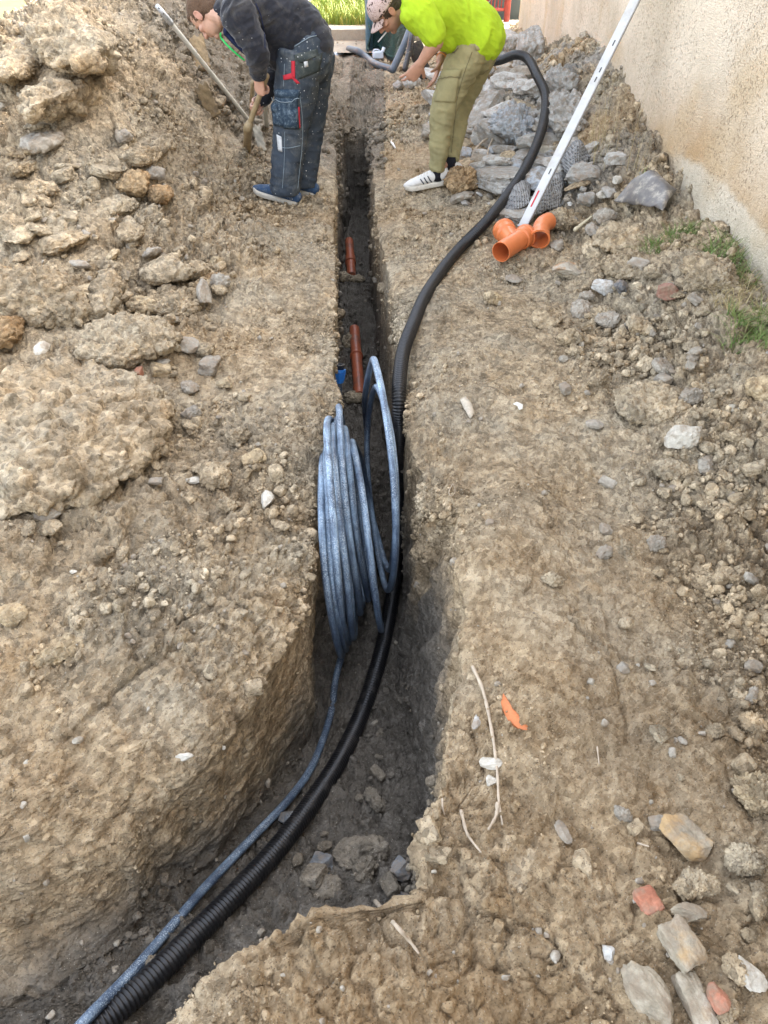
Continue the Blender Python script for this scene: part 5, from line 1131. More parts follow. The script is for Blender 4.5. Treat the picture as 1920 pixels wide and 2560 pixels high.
# gate post + fence remains left
q = on_z(764, 62, .1); t = MB(); V, F = rock_mesh((.12, .12, 2.2), 77, 'block', 4, None, q + np.array([0, 0, .9])); t.add((V - q) * [1.15, 1.15, 1] + q, F); ob('stone_post', t, stone_mat('weathered post', (0.28, 0.22, 0.15), (0.42, 0.35, 0.26), (0.5, 0.44, 0.34)), label='rough pale post at the grass verge above the leftmost worker\'s back', cat='post')
q = on_z(748, 62, .1); t = MB(); t.tube([q - [0, 0, .2], q + [0, 0, 2.0]], .05, 14, rnd=False); ob('steel_post', t, plain('grey green paint', (0.12, 0.15, 0.15), .5, scale=10), label='dark grey steel post left of the rough pale one', cat='post')
# mini excavator behind the heap
ex = np.array([-2.35, 9.9, .0]); exc = empty('excavator', ex, label='orange mini excavator mostly hidden behind the spoil heap', cat='excavator')
M['exo'] = plain('orange machine paint', (0.72, 0.27, 0.02), .4, scale=8, var=.1, dirt=.25, dcol=(0.35, 0.25, 0.15)); M['rubber'] = plain('rubber track', (0.03, 0.03, 0.03), .8, bs=.5); M['glass'] = plain('dark glass', (0.03, 0.04, 0.05), .1)
for s in (-.5, .5):
    t = MB(); V, F = rock_mesh((.34, 1.9, .48), 5, 'block', 4, None, ex + np.array([s, 0, .26])); t.add(V, F); ob('track', t, M['rubber'], exc)
def blk(name, c0, sz, mat, par=exc, seed=1): t = MB(); V, F = rock_mesh(sz, seed, 'block', 4, None, ex + np.array(c0)); V = ex + np.array(c0) + (V - ex - np.array(c0)) * 1.2; t.add(V, F); return ob(name, t, mat, par)
blk('chassis', (0, 0, .50), (.8, 1.2, .22), M['exo']); blk('body', (0, .15, .95), (1.25, 1.5, .62), M['exo']); blk('counterweight', (0, .95, .90), (1.2, .35, .60), M['exo'], seed=4)
cb = blk('cab', (-.28, -.15, 1.75), (.68, 1.05, 1.15), M['exo'], seed=6); blk('window', (-.28, -.55, 1.85), (.60, .35, .85), M['glass'], exc, 8); blk('blade', (0, -1.25, .25), (1.3, .08, .35), M['exo'], seed=9)
t = MB(); t.tube([ex + np.array(p_) for p_ in ((.35, -.6, 1.0), (.40, -1.1, 1.7), (.40, -1.7, 2.1))], [.11, .12, .09], 10, sub=3); ob('boom', t, M['exo'], exc)
t = MB(); t.tube([ex + np.array(p_) for p_ in ((.40, -1.7, 2.1), (.40, -2.2, 1.5), (.42, -2.25, 1.0))], [.08, .07, .06], 10, sub=3); ob('dipper', t, M['exo'], exc)
blk('bucket', (.42, -2.25, .80), (.32, .40, .34), M['rubber'], seed=12)
# ---------------------------------------------------------------- people
def remeshed(mb, voxel, smooth=4, disp=None):
    me = bpy.data.meshes.new('tmp'); me.from_pydata(mb.v, [], mb.f); me.update()
    o = bpy.data.objects.new('tmp', me); COL.objects.link(o)
    r = o.modifiers.new('r', 'REMESH'); r.mode = 'VOXEL'; r.voxel_size = voxel; r.use_smooth_shade = True
    if smooth: s = o.modifiers.new('s', 'SMOOTH'); s.factor = .5; s.iterations = smooth
    dg = bpy.context.evaluated_depsgraph_get(); dg.update()
    m2 = bpy.data.meshes.new_from_object(o.evaluated_get(dg)); bpy.data.objects.remove(o); bpy.data.meshes.remove(me)
    if disp is not None:
        n = len(m2.vertices); co = np.empty(n * 3, np.float32); m2.vertices.foreach_get('co', co); co = co.reshape(-1, 3)
        no = np.empty(n * 3, np.float32); m2.vertices.foreach_get('normal', no); no = no.reshape(-1, 3)
        co = co + no * disp(co, no)[:, None].astype(np.float32); m2.vertices.foreach_set('co', co.ravel()); m2.update()
    m2.polygons.foreach_set('use_smooth', [True] * len(m2.polygons))
    return m2
def meco(me):
    co = np.empty(len(me.vertices) * 3, np.float32); me.vertices.foreach_get('co', co); return co.reshape(-1, 3)
def skin_mat(name, col):
    m, nt, b = mat_new(name); co = opos(nt); n1 = noise(nt, co, 25, 5, .6)
    c = mix(nt, 1.0, col, ramp(nt, n1, [(.3, .85), (.7, 1.12)]), 'MULTIPLY')
    a = N(nt, 'ShaderNodeAttribute', attribute_name='dark'); r2 = N(nt, 'ShaderNodeAttribute', attribute_name='red')
    c = mix(nt, math_(nt, 'MULTIPLY', r2.outputs['Fac'], .6), c, (0.50, 0.15, 0.11))
    c = mix(nt, a.outputs['Fac'], c, (0.075, 0.045, 0.03))
    nt.links.new(c, b.inputs['Base Color']); b.inputs['Roughness'].default_value = .55; b.inputs['Subsurface Weight'].default_value = .08; b.inputs['Subsurface Radius'].default_value = (.01, .004, .002)
    bump(nt, b, noise(nt, co, 160, 4, .6), .15, .004); return m
def unit(v): v = np.array(v, float); return v / np.linalg.norm(v)
def head_parts(mb, Cc, up, fw, neck, s=1.0):
    rt_ = np.cross(fw, up); R = np.stack([rt_, fw, up], 1)
    L = lambda p: Cc + R @ (np.array(p) * s)
    E = lambda p, r: mb.ell(L(p), np.array(r) * s, R)
    E((0, -.004, .036), (.074, .094, .088)); E((0, .022, -.035), (.058, .070, .076)); E((0, .064, -.094), (.024, .022, .019)); E((0, .03, -.075), (.046, .05, .032))
    E((0, .084, .030), (.042, .013, .010)); E((.040, .064, -.012), (.020, .022, .017)); E((-.040, .064, -.012), (.020, .022, .017))
    mb.tube([L((0, .086, .020)), L((0, .100, -.004)), L((0, .113, -.026))], [.0075 * s, .0095 * s, .0125 * s], 10); E((.009, .098, -.031), (.009, .010, .008)); E((-.009, .098, -.031), (.009, .010, .008))
    E((0, .089, -.054), (.022, .010, .0055)); E((0, .086, -.064), (.019, .010, .006))
    for k in (-1, 1):
        E((k * .078, -.004, .0), (.008, .017, .030)); mb.tube([L((k * .078, .006, -.026)), L((k * .084, .012, .0)), L((k * .087, .004, .026)), L((k * .087, -.014, .026)), L((k * .083, -.020, .004)), L((k * .078, -.012, -.022))], .0042 * s, 8, sub=3)
    mb.tube([L((0, -.02, -.02)), L((0, -.03, -.08)), neck], [.055 * s, .054 * s, .060 * s], 16, sub=2)
    return L, R
def hand(mb, W, d, nrm, curl, side=1, spread=.10, thumb=(35, 30), s=1.0, curls=None):
    d = unit(d); nrm = np.array(nrm, float); nrm = unit(nrm - np.dot(nrm, d) * d); sv = np.cross(d, nrm) * side
    K = W + d * .088 * s
    mb.tube([W - d * .012 * s, W + d * .02 * s, W + d * .055 * s, K - d * .004], [(.026 * s, .020 * s), (.034 * s, .017 * s), (.041 * s, .0155 * s), (.041 * s, .0125 * s)], 14, ref=tuple(sv), sub=2)
    for i, (off, ln) in enumerate([(.031, .92), (.0105, 1.03), (-.0105, .97), (-.031, .78)]):
        p = K + sv * off * s - d * (.004 + .008 * (i == 3)) * s; dirv = unit(d + sv * spread * (1.5 - i) * .5); ang = 0; pts = [p - d * .02 * s, p]
        cc = curls[i] if curls else curl
        for L_, c in zip((.044, .027, .021), cc):
            ang += math.radians(c); v = dirv * math.cos(ang) + nrm * math.sin(ang); p = p + v * L_ * ln * s; pts.append(p)
        mb.tube(pts, [.0092 * s, .0092 * s, .0086 * s, .0080 * s, .0068 * s], 10, sub=2)
    b0 = W + d * .022 * s + sv * .026 * s; t1 = unit(d * math.cos(math.radians(thumb[0])) + sv * math.sin(math.radians(thumb[0])) * .9 + nrm * .35); t2 = unit(t1 + nrm * math.tan(math.radians(thumb[1])) - sv * .2)
    p1 = b0 + t1 * .040 * s; p2 = p1 + t2 * .032 * s; p3 = p2 + unit(t2 + nrm * .3) * .022 * s
    mb.tube([b0 - t1 * .015 * s, b0, p1, p2, p3], [.013 * s, .0145 * s, .0115 * s, .0100 * s, .0075 * s], 10, sub=2)
    return K
def Q(*a): return on_y(*a)
def tub(mb, pts, rad, n=20, ref=(0, 1, 0), sub=4): mb.tube([Q(*p) for p in pts], rad, n, ref=ref, sub=sub)
def shoe(parent, heel, toe, mu, ms, side, name='shoe', stripes=None, lace=None, s=1.0, zs=None):
    heel, toe = np.array(heel, float), np.array(toe, float); f = toe - heel; L = np.linalg.norm(f); f /= L; up = unit(np.array([0, 0, 1.]) - f * f[2]); r = np.cross(f, up); R = np.stack([r, f, up], 1)
    Lc = lambda x, y, z: heel + R @ np.array([x, y * L, z])
    mb = MB(); prof_ = [(.02, .026, .040, .052), (.10, .034, .044, .058), (.25, .036, .046, .060), (.42, .039, .040, .050), (.58, .043, .033, .040), (.74, .046, .026, .033), (.88, .041, .020, .027), (.97, .026, .014, .021)]
    mb.tube([Lc(0, y, .018 + h * .9) for y, w, h, c_ in prof_], [(w, h) for y, w, h, c_ in prof_], 18, ref=tuple(r), sub=3)
    mb.tube([Lc(0, .17, .05), Lc(0, .20, .095)], [(.034, .040), (.036, .046)], 16, ref=tuple(r), rnd=False)
    bd = parent
    me = remeshed(mb, .005, 3); so = obj(name, me, mu, bd)
    V = []; F = []; outl = []
    for k in range(40):
        a = 2 * math.pi * k / 40; y = .5 - .515 * math.cos(a); w = np.interp(y, [-.02, .05, .2, .4, .6, .76, .9, 1.0, 1.02], [.004, .026, .036, .036, .044, .048, .042, .022, .004]); outl.append((w * np.sign(math.sin(a)) * min(1, abs(math.sin(a)) * 4) , y))
    for z, g in ((-.004, .97), (0, 1.0), (.012, 1.04), (.024, 1.04), (.027, .98)):
        for x, y in outl: V.append(Lc(x * g, .5 + (y - .5) * (1 + (g - 1) * .4), z + (.012 if y > .85 else 0) * (y - .85) * 5))
    for q in range(4):
        for k in range(40): F.append((q * 40 + k, q * 40 + (k + 1) % 40, (q + 1) * 40 + (k + 1) % 40, (q + 1) * 40 + k))
    F.append(tuple(range(39, -1, -1))); F.append(tuple(range(160, 200)))
    ob('sole', MB().add(V, F), ms, so)
    bv = BVHTree.FromPolygons([v.co + Vector(bd['_o']) for v in so.data.vertices], [tuple(p.vertices) for p in so.data.polygons])
    def strip(name_, pts, w, mt, par=so):
        t = MB(); P_ = []
        for p in pts:
            q = Lc(*p); h, n_, _, _ = bv.find_nearest(Vector(q)); P_.append(np.array(h) + np.array(n_) * .0012)
        t.tube(P_, w, 8, sub=4); return ob(name_, t, mt, par)
    if stripes is not None:
        for k in range(3): strip('stripe', [(side * .06, .36 + k * .10, .022), (side * .055, .40 + k * .095, .045), (side * .035, .45 + k * .09, .075 - .006 * k)], .0042, stripes)
    if lace is not None:
        for k in range(4): strip('lace', [(-.022, .46 + k * .08, .10), (0, .47 + k * .08, .12), (.022, .46 + k * .08, .10)], .0028, lace)
    return so
def cloth(name, col, rough=.9, spat=None, sp_amt=0.0, dust=None, dust_amt=.3, sheen=0.0, scale=1.0, weave=.12):
    m, nt, b = mat_new(name); co = opos(nt); c = mix(nt, 1.0, col, ramp(nt, noise(nt, co, 7 * scale, 6, .6), [(.3, .78), (.7, 1.22)]), 'MULTIPLY')
    if dust: c = mix(nt, ramp(nt, noise(nt, co, 9 * scale, 9, .75, .3), [(.48, 0.0), (.68, dust_amt)]), c, dust)
    if spat:
        v = voro(nt, co, 58, 'F1', 0); vi = voro(nt, co, 58, 'F1', 1); s = nt.nodes.new('ShaderNodeSeparateColor'); nt.links.new(vi, s.inputs[0])
        d1 = math_(nt, 'MULTIPLY', ramp(nt, math_(nt, 'ADD', v, math_(nt, 'MULTIPLY', noise(nt, co, 120, 3, .6), .25)), [(.26, 1.0), (.32, 0.0)]), ramp(nt, s.outputs[0], [(1 - sp_amt, 0.0), (1.02 - sp_amt, 1.0)]))
        d1 = math_(nt, 'MULTIPLY', d1, ramp(nt, noise(nt, co, 4, 4, .6), [(.42, .0), (.55, 1.0)])); c = mix(nt, d1, c, spat)
    nt.links.new(c, b.inputs['Base Color']); b.inputs['Roughness'].default_value = rough; b.inputs['Specular IOR Level'].default_value = .2
    if sheen: b.inputs['Sheen Weight'].default_value = sheen
    bump(nt, b, noise(nt, co, 420, 3, .7), weave, .004); return m
def folds(amp, fr, axis, off=0.0, sharpness=1.6):
    ax_ = unit(axis)
    def f(co, no):
        t = co @ ax_.astype(np.float32); q = co + 0 * co; q = q + (t[:, None] * (1.6)) * ax_[None].astype(np.float32)      # stretched across the axis
        w = q + .05 * np.stack([vnoise(co, 9, off + 1), vnoise(co, 9, off + 5), vnoise(co, 9, off + 9)], 1)
        r1 = 1 - np.abs(vnoise(w, fr, off)) * 2; r2 = 1 - np.abs(vnoise(w, fr * 2.1, off + 20)) * 2
        return amp * (np.maximum(r1, -.3) ** 1 * .6 + .35 * np.maximum(r2, -.4) + .3 * fbm(co, 6, 2, off))
    return f
M['skin_a'] = skin_mat('fair skin', (0.56, 0.33, 0.23)); M['skin_b'] = skin_mat('tanned skin', (0.47, 0.26, 0.17))
M['eye'] = plain('eye', (0.05, 0.03, 0.025), .2)
M['jacket'] = cloth('dusty dark fleece', (0.020, 0.021, 0.027), .95, (0.5, 0.48, 0.45), .10, (0.10, 0.088, 0.07), .55, .2)
M['jacket_trim'] = cloth('dark blue trim', (0.018, 0.025, 0.06)); M['green_tape'] = plain('green zip tape', (0.04, 0.62, 0.13), .6)
M['jeans'] = cloth('dirty dark work denim', (0.046, 0.058, 0.074), .9, (0.62, 0.63, 0.62), .36, (0.17, 0.18, 0.175), .65)
M['jeans_pocket'] = cloth('paint-smeared denim pocket', (0.030, 0.050, 0.075), .9, (0.50, 0.56, 0.60), .38, (0.26, 0.32, 0.36), .6, scale=3)
M['jeans_back'] = cloth('greenish worn pocket', (0.045, 0.055, 0.055), .9, (0.6, 0.6, 0.58), .30, (0.13, 0.135, 0.11), .6, scale=3)
M['seam'] = plain('pale stitching', (0.22, 0.27, 0.30), .8); M['red_trim'] = cloth('red trim', (0.48, 0.035, 0.05)); M['whitepaint'] = plain('white paint smear', (0.55, 0.56, 0.56), .7, scale=60, var=.2)
M['hivis'] = cloth('bright yellow green cotton', (0.40, 0.57, 0.025), .85, weave=.08); M['khaki'] = cloth('khaki cotton', (0.30, 0.265, 0.135), .9, None, 0, (0.20, 0.17, 0.10), .35)
M['khaki_dark'] = cloth('khaki seam', (0.17, 0.145, 0.08)); M['sock'] = cloth('black sock', (0.015, 0.015, 0.02))
M['shoe_blue'] = cloth('paint-spotted blue shoe', (0.04, 0.075, 0.14), .8, (0.65, 0.65, 0.62), .35, (0.30, 0.30, 0.28), .5, scale=4); M['shoe_white'] = plain('worn white leather', (0.62, 0.60, 0.56), .55, scale=40, var=.1, dirt=.25); M['sole_white'] = plain('off-white rubber', (0.58, 0.54, 0.46), .7, scale=40, dirt=.35)
M['stripe'] = plain('dark stripe', (0.04, 0.045, 0.06), .6); M['hair_a'] = plain('short brown hair', (0.115, 0.065, 0.035), .85, scale=220, var=.6, bs=.8); M['hair_b'] = plain('short dark hair', (0.06, 0.04, 0.025), .85, scale=220, var=.5, bs=.8)
m, nt, b = mat_new('camouflage cap cloth'); co = opos(nt); v = noise(nt, co, 42, 3, .5, 1.2)
c = ramp(nt, v, [(.40, (0.06, 0.035, 0.03)), (.43, (0.50, 0.36, 0.31)), (.56, (0.52, 0.40, 0.35)), (.60, (0.26, 0.15, 0.13)), (.64, (0.55, 0.43, 0.38))]); nt.links.new(c, b.inputs['Base Color']); b.inputs['Roughness'].default_value = .9; M['cap'] = m
def patch(name, quad, target, mat, par, nu=10, nv=10, off=.004, th=.004, curve_in=0.0):
    """piece of cloth sewn on: four photo points, cast onto the garment and given thickness"""
    V = []; bvh = target; V_last = 5.3
    for j in range(nv):
        for i in range(nu):
            u, v_ = i / (nu - 1), j / (nv - 1); q = np.array(quad, float); p = (q[0] * (1 - u) + q[1] * u) * (1 - v_) + (q[3] * (1 - u) + q[2] * u) * v_
            d = unit(ray(p[0], p[1])); h, n_, _, _ = bvh.ray_cast(Vector(CAM), Vector(d))
            if h is None: h, n_, _, _ = bvh.find_nearest(Vector(CAM + d * V_last)); 
            if h is None: continue
            V_last = (h - Vector(CAM)).length; e = min(i, j, nu - 1 - i, nv - 1 - j); V.append(np.array(h) + np.array(n_) * (off if e else off * .3))
    F = [(j * nu + i, (j + 1) * nu + i, (j + 1) * nu + i + 1, j * nu + i + 1) for j in range(nv - 1) for i in range(nu - 1)]
    # smooth against folds
    Vg = np.array(V).reshape(nv, nu, 3)
    for _ in range(3): Vg[1:-1, 1:-1] = (Vg[:-2, 1:-1] + Vg[2:, 1:-1] + Vg[1:-1, :-2] + Vg[1:-1, 2:]) / 4 * .6 + Vg[1:-1, 1:-1] * .4
    o = ob(name, MB().add(Vg.reshape(-1, 3), F), mat, par); s = o.modifiers.new('t', 'SOLIDIFY'); s.thickness = th; s.offset = 0; return o
def seamline(name, pts, target, mat, par, r=.0022, off=.002):
    t = MB(); P_ = []; px = catmull([(a, b_, 0) for a, b_ in pts], 5)
    for a, b_, _ in px:
        h, n_, _, _ = target.ray_cast(Vector(CAM), Vector(unit(ray(a, b_))))
        if h is not None: P_.append(np.array(h) + np.array(n_) * off)
    if len(P_) > 3: t.tube(P_, r, 6); return ob(name, t, mat, par)
def bvh_of(me): return BVHTree.FromPolygons([tuple(v.co) for v in me.vertices], [tuple(p.vertices) for p in me.polygons])
def face_attrs(me, Cc, R, s, beard, extra=None):
    co = meco(me); l = ((co - Cc) @ R) / s; x, y_, z = l.T
    inhead = (np.abs(x) < .10) & (y_ > -.12) & (y_ < .14) & (z > -.13) & (z < .14)
    g = lambda c0, r: np.exp(-(((x - c0[0]) / r[0]) ** 2 + ((y_ - c0[1]) / r[1]) ** 2 + ((z - c0[2]) / r[2]) ** 2))
    dk = np.maximum.reduce([.7 * g((k * .030, .09, .036), (.013, .015, .0045)) for k in (-1, 1)] + [.4 * g((k * .032, .085, .012), (.010, .015, .005)) for k in (-1, 1)]) * 1.1
    if beard: dk = np.maximum(dk, beard * sstep(-.035, -.06, z) * (y_ > -.01) * (1 - g((0, .09, -.056), (.024, .03, .010))))
    rd = np.maximum.reduce([g((0, .095, -.057), (.022, .03, .008)) * 1.2, .5 * g((0, .115, -.026), (.02, .03, .016)), .5 * (np.abs(x) > .078), .3 * g((.045, .07, -.02), (.03, .04, .025)), .3 * g((-.045, .07, -.02), (.03, .04, .025))])
    attr(me, 'dark', np.where(inhead, np.clip(dk, 0, .95), 0)); attr(me, 'red', np.where(inhead, np.clip(rd, 0, 1), .12))

# ===== left worker
YL = 5.06
fh = unit((-.90, .43, 0))
C1 = Q(517, 36, 5.12); fw = unit(fh * .42 + np.array([0, 0, -.90])); up = unit(fh * .85 + np.array([0, 0, .52])); up = unit(up - np.dot(up, fw) * fw); s1 = 1.0
feet_l = on_g(700, 498, 0)
b1 = MB(); neck1 = Q(580, 28, 5.12)
L1, R1 = head_parts(b1, C1, up, fw, neck1, s1)
# trunk and legs inside the clothes, forearms and hands outside
tub(b1, [(580, 28, 5.12), (625, 30, 5.13), (690, 62, 5.15), (752, 112, 5.16)], [(.06, .05), (.12, .08), (.11, .08), (.10, .08)])
lowL = lambda px, py, off=0: (lambda g: g)(on_g(px, py, off))
aN = lowL(712, 468, .09); aF = lowL(758, 452, .09)
def legs(mb, hn, kn, an_, rs, n=20): mb.tube([hn, hn * .5 + kn * .5, kn, kn * .5 + an_ * .5, an_], rs, n, ref=(0, 1, 0), sub=4)
hN, kN = Q(752, 128, 5.04), Q(727, 322, 5.03); hF, kF = Q(782, 128, 5.26), Q(769, 322, 5.24)
legs(b1, hN, kN, aN, [.07, .068, .055, .052, .036]); legs(b1, hF, kF, aF, [.07, .068, .055, .052, .036])
b1.tube([aN, aN + fh * .10 - [0, 0, .04]], [.035, .025], 12); b1.tube([aF, aF + fh * .10 - [0, 0, .04]], [.035, .025], 12)
shN, elN, wrN = Q(598, 42, 4.90), Q(640, 122, 4.86), Q(648, 192, 4.93)
shF, elF, wrF = Q(612, 50, 5.34), Q(690, 165, 5.33), Q(655, 248, 5.16)
b1.tube([shN, shN * .5 + elN * .5, elN, elN * .5 + wrN * .5, wrN], [.05, .046, .040, .036, .025], 14, sub=3); b1.tube([shF, elF, elF * .5 + wrF * .5, wrF], [.048, .040, .036, .026], 14, sub=3)
# the handle the hands hold
H0, H1 = Q(664, 196, 4.955), Q(621, 318, 5.10); hd = unit(H1 - H0)
grip = lambda p: H0 + hd * np.dot(p - H0, hd)
d1 = unit(Q(652, 226, 4.95) - wrN + hd * .02); g1 = grip(wrN + d1 * .07); hand(b1, wrN, d1, g1 - (wrN + d1 * .07) + np.array([.01, .004, 0]), (62, 78, 55), side=-1, thumb=(28, 40))
d2 = unit(Q(627, 285, 5.08) - wrF); g2 = grip(wrF + d2 * .08); hand(b1, wrF, d2, g2 - (wrF + d2 * .08) + np.array([.0, -.01, .0]), (60, 75, 50), side=1, thumb=(30, 35))
me1 = remeshed(b1, .0045, 2); face_attrs(me1, C1, R1, s1, 0)
base1 = (aN + aF) / 2 - np.array([0, 0, .09])
p1 = obj('person', me1, M['skin_a'], origin=base1, label='person in a dusty dark jacket and paint-stained work trousers bending over a wooden handle', cat='person')
# hair
hb = MB(); hb.ell(L1((0, -.013, .040)), (.0785, .0965, .0905), R1, 28, 20); hb.ell(L1((0, -.045, .0)), (.066, .058, .072), R1); hb.ell(L1((0, .055, .085)), (.05, .032, .025), R1)
for k in (-1, 1): hb.ell(L1((k * .064, .022, .036)), (.008, .012, .018), R1)
obj('hair', remeshed(hb, .004, 2, lambda c, n: .0022 * vnoise(c, 140, 3.) + .002 * vnoise(c, 60, 9.)), M['hair_a'], p1)
for k in (-1, 1): t = MB(); t.ell(L1((k * .031, .080, .010)), (.011, .008, .006), R1, 14, 10); ob('eye', t, M['eye'], p1)
# jacket
jk = MB(); tub(jk, [(566, 28, 5.12), (585, 22, 5.12), (622, 22, 5.12), (665, 34, 5.13), (712, 62, 5.14), (752, 96, 5.15), (765, 108, 5.15)], [(.09, .08), (.16, .115), (.215, .145), (.205, .165), (.185, .175), (.180, .170), (.175, .160)], 28)
tub(jk, [(640, 70, 5.12), (672, 112, 5.12), (690, 140, 5.12)], [(.16, .11), (.15, .10), (.13, .06)], 20)
jk.tube([shN + [0, .04, .01], shN, shN * .5 + elN * .5, elN, elN * .5 + wrN * .5, wrN - [0, 0, -.01], wrN], [.095, .098, .080, .070, .060, .046, .045], 20, sub=3, rnd=False)
jk.tube([shF, elF, elF * .5 + wrF * .5, wrF], [.085, .066, .056, .044], 18, sub=3)
mj = remeshed(jk, .008, 3, folds(.011, 11, unit(shN - elN), 30.)); bj = bvh_of(mj); jo = obj('jacket', mj, M['jacket'], p1)
cl_ = MB(); cc_ = L1((0, -.032, -.085)); nd_ = unit(neck1 - cc_)
cl_.tube([cc_ + nd_ * .0 - fw * 0, cc_ + nd_ * .03, cc_ + nd_ * .07], [.066, .074, .090], 24, rnd=False); obj('collar', remeshed(cl_, .006, 3, folds(.003, 22, nd_, 3.)), M['jacket_trim'], jo)
cuf = MB(); dv = unit(wrN - elN); cuf.tube([wrN - dv * .055, wrN - dv * .03, wrN + dv * .004], [.047, .046, .043], 20, rnd=False); obj('cuff', remeshed(cuf, .005, 2, folds(.002, 30, dv, 5.)), M['jacket'], jo)
# front edge with green tape
zp = [L1((0, .045, -.118)), Q(556, 96, 5.10), Q(575, 118, 5.08), Q(597, 138, 5.08), Q(612, 150, 5.09)]
fl_mb = MB(); fl_mb.tube([np.array(p) + [.035, 0, .03] for p in zp], [(.05, .02)] * 5, 14, ref=(0, 1, 0), sub=3); obj('front_flap', remeshed(fl_mb, .007, 2), M['jacket_trim'], jo)
t = MB(); t.tube([np.array(p) + [.004, -.052, .010] for p in zp], .0055, 10, sub=6); ob('zip_tape', t, M['green_tape'], jo)
seamline('hem_seam', [(700, 168), (738, 132), (770, 100), (790, 86)], bj, M['jacket_trim'], jo, .003)
seamline('shoulder_seam', [(640, 10), (652, 40), (660, 80), (662, 120)], bj, M['jacket_trim'], jo, .003)
# trousers
tr = MB()
def tleg(mb, h, k, a, rs): 
    mb.tube([h, h * .55 + k * .45, k, k * .5 + a * .5, a * .92 + k * .08, a - [0, 0, .035]], rs, 24, ref=(0, 1, 0), sub=4, rnd=False)
tleg(tr, hN, kN, aN, [.135, .128, .108, .098, .094, .092]); tleg(tr, hF, kF, aF, [.135, .122, .104, .094, .088, .086])
tub(tr, [(742, 92, 5.15), (758, 108, 5.15), (770, 135, 5.15)], [(.165, .135), (.195, .15), (.20, .14)], 26)
mt_ = remeshed(tr, .008, 3, folds(.009, 8, (.3, 0, 1), 60.)); bt = bvh_of(mt_); to = obj('trousers', mt_, M['jeans'], p1)
bp = patch('back_pocket', [(736, 142), (806, 132), (798, 178), (744, 200)], bt, M['jeans_back'], to); patch('pocket_flap', [(734, 138), (792, 122), (796, 140), (752, 158)], bt, M['jeans_back'], bp, off=.009); patch('tag', [(759, 154), (768, 152), (770, 166), (761, 168)], bt, M['whitepaint'], bp, 4, 4, off=.013)
patch('red_trim', [(729, 152), (738, 152), (738, 196), (729, 194)], bt, M['red_trim'], to, 4, 10, off=.009); patch('red_trim', [(729, 194), (738, 196), (750, 208), (742, 209)], bt, M['red_trim'], to, 4, 6, off=.009); patch('hammer_loop', [(708, 188), (733, 182), (735, 196), (710, 200)], bt, M['red_trim'], to, 6, 4, off=.009)
cp2 = patch('cargo_pocket', [(680, 240), (744, 240), (744, 318), (686, 312)], bt, M['jeans_pocket'], to, 14, 14, off=.014, th=.012); patch('pocket_flap', [(678, 223), (750, 224), (748, 246), (679, 244)], bt, M['jeans_pocket'], cp2, 14, 6, off=.020, th=.007)
patch('tool_pocket', [(711, 270), (744, 268), (746, 320), (711, 320)], bt, M['jeans_pocket'], cp2, 10, 10, off=.026, th=.008); patch('phone_pocket', [(678, 258), (702, 256), (700, 284), (682, 280)], bt, M['jeans_pocket'], cp2, 8, 8, off=.024, th=.008)
patch('red_trim', [(737, 268), (741, 268), (742, 319), (738, 319)], bt, M['red_trim'], cp2, 3, 10, off=.033); patch('red_trim', [(744, 266), (748, 266), (749, 318), (745, 319)], bt, M['red_trim'], cp2, 3, 10, off=.024)
patch('paint_smear', [(692, 336), (704, 342), (706, 380), (696, 376)], bt, M['whitepaint'], to, 7, 9, off=.005)
seamline('stitching', [(681, 246), (700, 250), (722, 251), (747, 243)], bt, M['seam'], cp2, .0022, .025)
seamline('side_seam', [(748, 226), (756, 300), (755, 360), (748, 430), (744, 470)], bt, M['seam'], to, .0018); seamline('front_seam', [(712, 160), (709, 215)], bt, M['seam'], to, .0018); seamline('knee_seam', [(694, 366), (720, 370), (750, 364)], bt, M['seam'], to, .002); seamline('front_seam', [(712, 330), (711, 400), (706, 470)], bt, M['seam'], to, .0016); seamline('waist_seam', [(738, 116), (770, 96), (790, 90)], bt, M['seam'], to, .0024, .004)
gN0, gN1 = on_g(735, 508, .012), on_g(650, 482, .016); dN = unit(gN1 - gN0); hl = np.array([aN[0], aN[1], gN0[2]]) - dN * .07; shoe(p1, hl, hl + dN * .29 + [0, 0, .004], M['shoe_blue'], M['sole_white'], -1, lace=M['seam'])
hl = np.array([aF[0], aF[1], on_g(758, 480, .012)[2]]) - dN * .07; shoe(p1, hl, hl + dN * .28, M['shoe_blue'], M['sole_white'], -1)
# spade with the long wooden handle held by the worker, planted sticks beside it
sp = empty('spade', on_g(617, 372, 0), label='spade with a worn wooden handle gripped by the leftmost worker', cat='spade')
foot_s = on_g(617, 378, -.03)
t = MB(); t.tube([H0 - hd * .015, H0 + hd * .1, H1], [.0185, .0165, .0170], 16, sub=4); ob('handle', t, M['wood'], sp)
t = MB(); t.tube([H1 - hd * .03, H1 + hd * .01, H1 * .6 + foot_s * .4, foot_s], [(.024, .024), (.030, .026), (.026, .02), (.030, .012)], 16, ref=(1, 0, 0), sub=4); ob('socket', t, M['wood'], sp)
def stick(p0, p1, r, mat, name, label, cat, flat=1.0): t = MB(); t.tube([p0, p0 * .5 + p1 * .5, p1], [(r, r * flat)] * 3, 12, ref=(1, .3, 0), sub=4, rnd=False); return ob(name, t, mat, label=label, cat=cat)
stick(on_g(626, 318, -.05), Q(632, 206, 5.42), .015, M['wood'], 'wooden_stake', 'upright wooden stake just behind the leftmost worker\'s hands', 'stake')
stick(on_g(668, 322, -.04), Q(660, 258, 5.38), .017, plain('white painted stake', (0.5, 0.5, 0.46), .6, dirt=.2), 'white_stake', 'short white stake between the worker\'s hands and his trousers', 'stake', .5)
board('board', (657, 380), (640, 316), .030, .008, M['greywood'], 'narrow grey weathered board leaning in the soil in front of the leftmost worker', 'board', (.0, .10))

